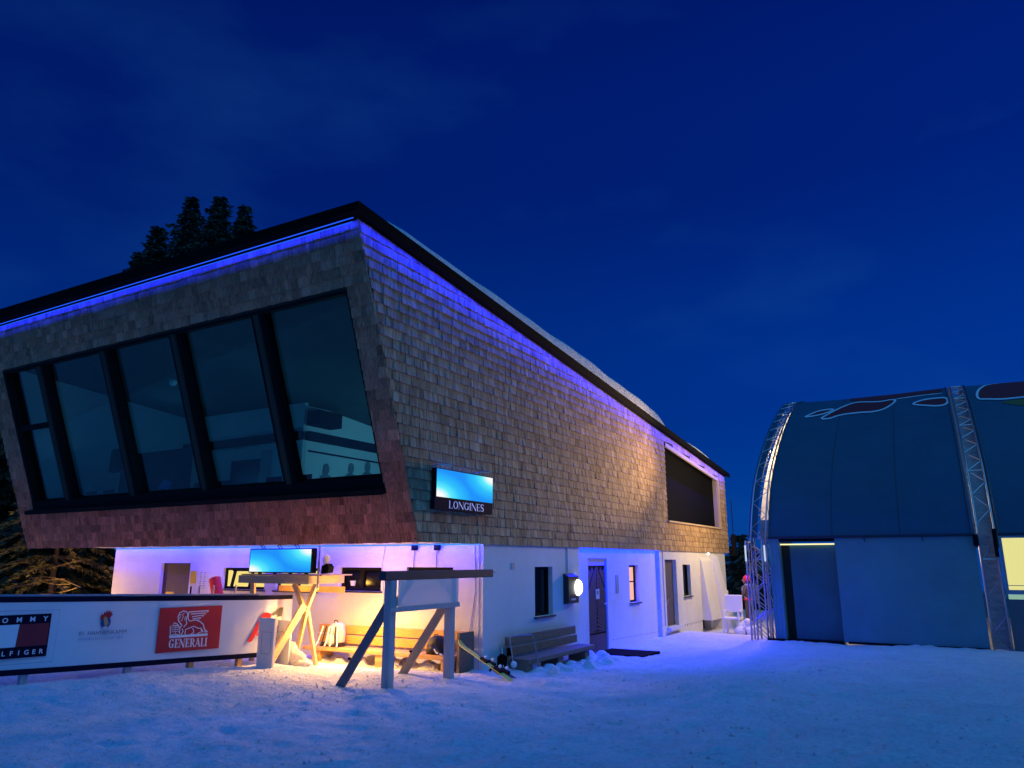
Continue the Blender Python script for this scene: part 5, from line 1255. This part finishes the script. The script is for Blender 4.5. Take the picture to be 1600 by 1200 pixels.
# person: skinned body
def person(loc, heading):
    t = thing('person', 'person in pink helmet and dark jacket with rucksack standing behind the left truss', 'person', loc)
    J = {'pelvis': (0, 0, .93, .15), 'waist': (0, .01, 1.08, .135), 'chest': (0, .02, 1.28, .165), 'neckb': (0, .02, 1.44, .075), 'neck': (0, .03, 1.50, .058), 'head': (0, .05, 1.60, .088), 'crown': (0, .05, 1.67, .07),
         'shl': (-.18, .01, 1.40, .075), 'ell': (-.25, .04, 1.14, .055), 'wrl': (-.22, .20, .98, .04), 'hdl': (-.21, .27, .96, .032),
         'shr': (.18, .01, 1.40, .075), 'elr': (.26, .0, 1.14, .055), 'wrr': (.24, .14, .94, .04), 'hdr': (.23, .21, .91, .032),
         'hpl': (-.10, 0, .88, .115), 'knl': (-.12, .03, .50, .075), 'anl': (-.13, 0, .10, .055), 'tol': (-.14, .15, .04, .045),
         'hpr': (.10, 0, .88, .115), 'knr': (.12, .06, .50, .075), 'anr': (.13, .02, .10, .055), 'tor': (.14, .17, .04, .045)}
    E_ = [('pelvis', 'waist'), ('waist', 'chest'), ('chest', 'neckb'), ('neckb', 'neck'), ('neck', 'head'), ('head', 'crown'), ('chest', 'shl'), ('shl', 'ell'), ('ell', 'wrl'), ('wrl', 'hdl'), ('chest', 'shr'), ('shr', 'elr'), ('elr', 'wrr'), ('wrr', 'hdr'),
          ('pelvis', 'hpl'), ('hpl', 'knl'), ('knl', 'anl'), ('anl', 'tol'), ('pelvis', 'hpr'), ('hpr', 'knr'), ('knr', 'anr'), ('anr', 'tor')]
    names = list(J); R = Matrix.Rotation(heading, 3, 'Z'); P = [R @ Vector(J[k][:3]) for k in names]
    me = bpy.data.meshes.new('person_body'); me.from_pydata([tuple(p) for p in P], [(names.index(a), names.index(b)) for a, b in E_], [])
    o = bpy.data.objects.new('person_body', me); COL.objects.link(o); o.parent = t; OFF[o.name] = Vector(loc)
    md = o.modifiers.new('skin', 'SKIN'); md.use_smooth_shade = True
    for i, k in enumerate(names):
        sv = me.skin_vertices[0].data[i]; sv.radius = (J[k][3], J[k][3] * .85); sv.use_root = (k == 'pelvis')
    sd = o.modifiers.new('sub', 'SUBSURF'); sd.levels = 1; sd.render_levels = 2
    me.materials.append(mat('brown_grey_jacket', (.10, .07, .07), .7, bump=(30, .3, .02)))
    def pt(x, y, z): p = R @ Vector((x, y, z)); return (p.x + loc[0], p.y + loc[1], p.z + loc[2])
    c = pt(0, .04, 1.645); MB().ball(c, .125, .13, .125, 16, 10).build('helmet', mat('pink_red_helmet', (.75, .03, .08), .3), t, smooth=True)
    c = pt(0, .155, 1.60); MB().ball(c, .07, .07, .04, 10, 6).build('goggles', mat('goggle_lens', (.3, .32, .35), .15, spec=.8), t, smooth=True)
    c = pt(0, .13, 1.55); MB().ball(c, .055, .055, .06, 10, 7).build('face', skin, t, smooth=True)
    a = pt(0, -.20, 1.25); MB().ball(a, .17, .15, .26, 14, 10).build('rucksack', mat('blue_grey_rucksack', (.06, .09, .2), .6), t, smooth=True)
    mb = MB()
    for sx_ in (-.11, .11): mb.tube([pt(sx_, -.12, 1.42), pt(sx_, .02, 1.47), pt(sx_, .17, 1.36), pt(sx_, .17, 1.12), pt(sx_ * 1.3, -.02, 1.0)], .022, 6)
    mb.build('straps', mat('pale_blue_strap', (.4, .45, .7), .6), t)
    mb = MB(); mb.tube([pt(.165 * cos(a), .15 * sin(a), .99) for a in np.linspace(0, 2 * pi, 15)], .035, 6); mb.build('belt', mat('pink_belt', (.8, .03, .10), .6), t)
    for nm in ('hdl', 'hdr'):
        q = Vector(J[nm][:3]); 
        for f in range(4): MB().tube([pt(q.x - .027 + f * .018, q.y + .0, q.z), pt(q.x - .027 + f * .018, q.y + .05, q.z - .015), pt(q.x - .027 + f * .018, q.y + .075, q.z - .045)], .009, 6).build('finger', white_plastic, t)
        MB().tube([pt(q.x - .035, q.y - .02, q.z), pt(q.x - .055, q.y + .03, q.z - .01)], .010, 6).build('thumb', white_plastic, t)
    return t
person((-6.02, 26.0, gz(-6, 26)), radians(70))

# ------------------------------------------------------------ conifers
def conifer(label, x, y, zb, H_, R_, n_whorl, m=needles, pw=.75, seed=1, group=None, dens=1.0, snowy=0, size=.22, zmin=.06, nm='spruce_tree'):
    rg = random.Random(seed); t = thing(nm, label, 'tree', (x, y, zb), group)
    MB().tube([(x, y, zb - .3), (x + .05, y, zb + H_ * .5), (x, y, zb + H_ * .98)], .018 * H_, 8, .01).build('trunk', bark, t)
    cr = MB(); br = MB(); sn = MB()
    for w in range(n_whorl):
        s = zmin + (1 - zmin) * (w + rg.random() * .6) / n_whorl; z = zb + H_ * s; rad = R_ * (1 - s) ** pw * rg.uniform(.72, 1.18) + .12
        nb_ = rg.randint(5, 7)
        a0 = rg.random() * 6.3
        for b in range(nb_):
            a = a0 + 2 * pi * b / nb_ + rg.uniform(-.3, .3); L = rad * rg.uniform(.42, 1.25); droop = .25 + .35 * (1 - s); rise = .15 if s > .7 else 0
            def bp(u): return Vector((x + cos(a) * L * u, y + sin(a) * L * u, z - droop * L * u * u * .8 + rise * L * u))
            br.tube([bp(0), bp(.5), bp(1)], .012 + .01 * L, 4, .004, cap=False)
            k = int((6 + L * 11) * dens)
            for i in range(k):
                u = rg.uniform(.12, 1.02); c = bp(u); sd_ = Vector((-sin(a), cos(a), 0)) * rg.choice((-1, 1)); sp_ = size * rg.uniform(.6, 1.4) * (1.15 - .4 * u)
                dr = (sd_ * rg.uniform(.3, 1) + Vector((cos(a), sin(a), 0)) * rg.uniform(.2, 1) + Vector((0, 0, rg.uniform(-.9, .1)))).normalized()
                n_ = dr.cross(Vector((rg.uniform(-1, 1), rg.uniform(-1, 1), rg.uniform(-.3, 1)))).normalized() * sp_ * .2
                tip = c + dr * sp_; md_ = c + dr * sp_ * .45
                cr.add([c, md_ + n_, tip, md_ - n_], [(0, 1, 2, 3)])
            if snowy and rg.random() < snowy:
                u = rg.uniform(.5, .95); c = bp(u); sn.ball((c.x, c.y, c.z + .03), .10 + .05 * L * rg.random(), .09, .045, 8, 5, .2)
    cr.build('crown', m, t); br.build('branches', bark, t)
    if sn.v: sn.build('snow_clumps', snow, t, kind='stuff', smooth=True)
    return t
G1 = 'spruces behind the lodge roof'
conifer('tallest spruce of the group showing above the front eave, left of centre', -29.3, 20.0, -1, 19.9, 8.0, 50, seed=3, group=G1, size=.28, dens=1.7, pw=1.0, zmin=.55)
conifer('rounded spruce just right of the tallest one above the eave', -27.2, 20.0, -1, 19.4, 9.0, 50, seed=5, group=G1, size=.28, dens=1.7, pw=1.0, zmin=.55)
conifer('rightmost spruce of the group above the front eave', -25.8, 20.3, -1, 18.7, 7.0, 46, seed=8, group=G1, size=.28, dens=1.7, pw=1.0, zmin=.55)
conifer('shorter spruce left of the tallest one above the eave', -30.9, 19.5, -1, 18.6, 7.0, 46, seed=12, group=G1, size=.28, dens=1.7, pw=1.0, zmin=.55)
conifer('small spruce tip farthest left behind the front eave', -32.3, 19.6, -1, 17.6, 6.0, 44, seed=13, group=G1, size=.28, dens=1.7, pw=1.0, zmin=.6)
G2 = 'spruces left of the lodge'
conifer('big black spruce filling the left picture edge beside the lodge', -24.6, 12.4, 0, 9.8, 4.0, 56, seed=21, group=G2, size=.34, snowy=.03, dens=1.5)
conifer('olive lit spruce with drooping boughs seen under the lodge overhang', -20.9, 11.4, 0, 5.6, 3.0, 15, m=needles_lit, seed=23, group=G2, size=.15, snowy=.06, dens=3.0)
conifer('dark spruce between the olive spruce and the black one', -22.9, 14.6, 0, 8.0, 3.4, 44, seed=25, group=G2, size=.32, snowy=.02, dens=1.5)
conifer('farther dark spruce behind the barrier at the left edge', -26.5, 15.6, 0, 9.5, 4.4, 44, seed=29, group=G2, size=.38, snowy=.02, dens=1.4)
conifer('rearmost dark spruce behind the left spruces', -30.0, 14.0, 0, 10.5, 5, 44, seed=31, group=G2, size=.45, dens=1.3)
# bare arching twigs in front of them
tw_ = thing('bare_bush', 'bare arching twigs hanging before the olive spruce', 'bush', (-19.2, 10.8, .2))
for k in range(9):
    a = random.uniform(-.5, .5); z0 = random.uniform(.3, 2.0); x0 = -18.0 - random.uniform(0, .5)
    MB().tube([(x0 - 1.9 * i / 6 - .1 * k, 10.7 + a * i / 6, z0 + .35 * sin(i / 6 * 2.6 + k) * .5 + .1 * i / 6) for i in range(7)], .012, 5, .004).build('twig', twig, tw_)
G3 = 'dark trees beyond the snow path'
conifer('dark spruce seen between lodge end and left truss', -10.9, 45.5, -5.0, 8.7, 2.4, 26, seed=41, group=G3, size=.45)
conifer('lower dark spruce beside the left truss top', -9.9, 43.0, -5, 8.2, 2.6, 26, seed=43, group=G3, size=.45)
conifer('distant spruce near the far corner of the lodge', -15.2, 60, -8, 10.6, 2.6, 22, seed=47, group=G3, size=.5)
conifer('broad low spruce behind the person', -12.3, 48.5, -6.5, 6.6, 3.4, 22, seed=49, group=G3, size=.5)
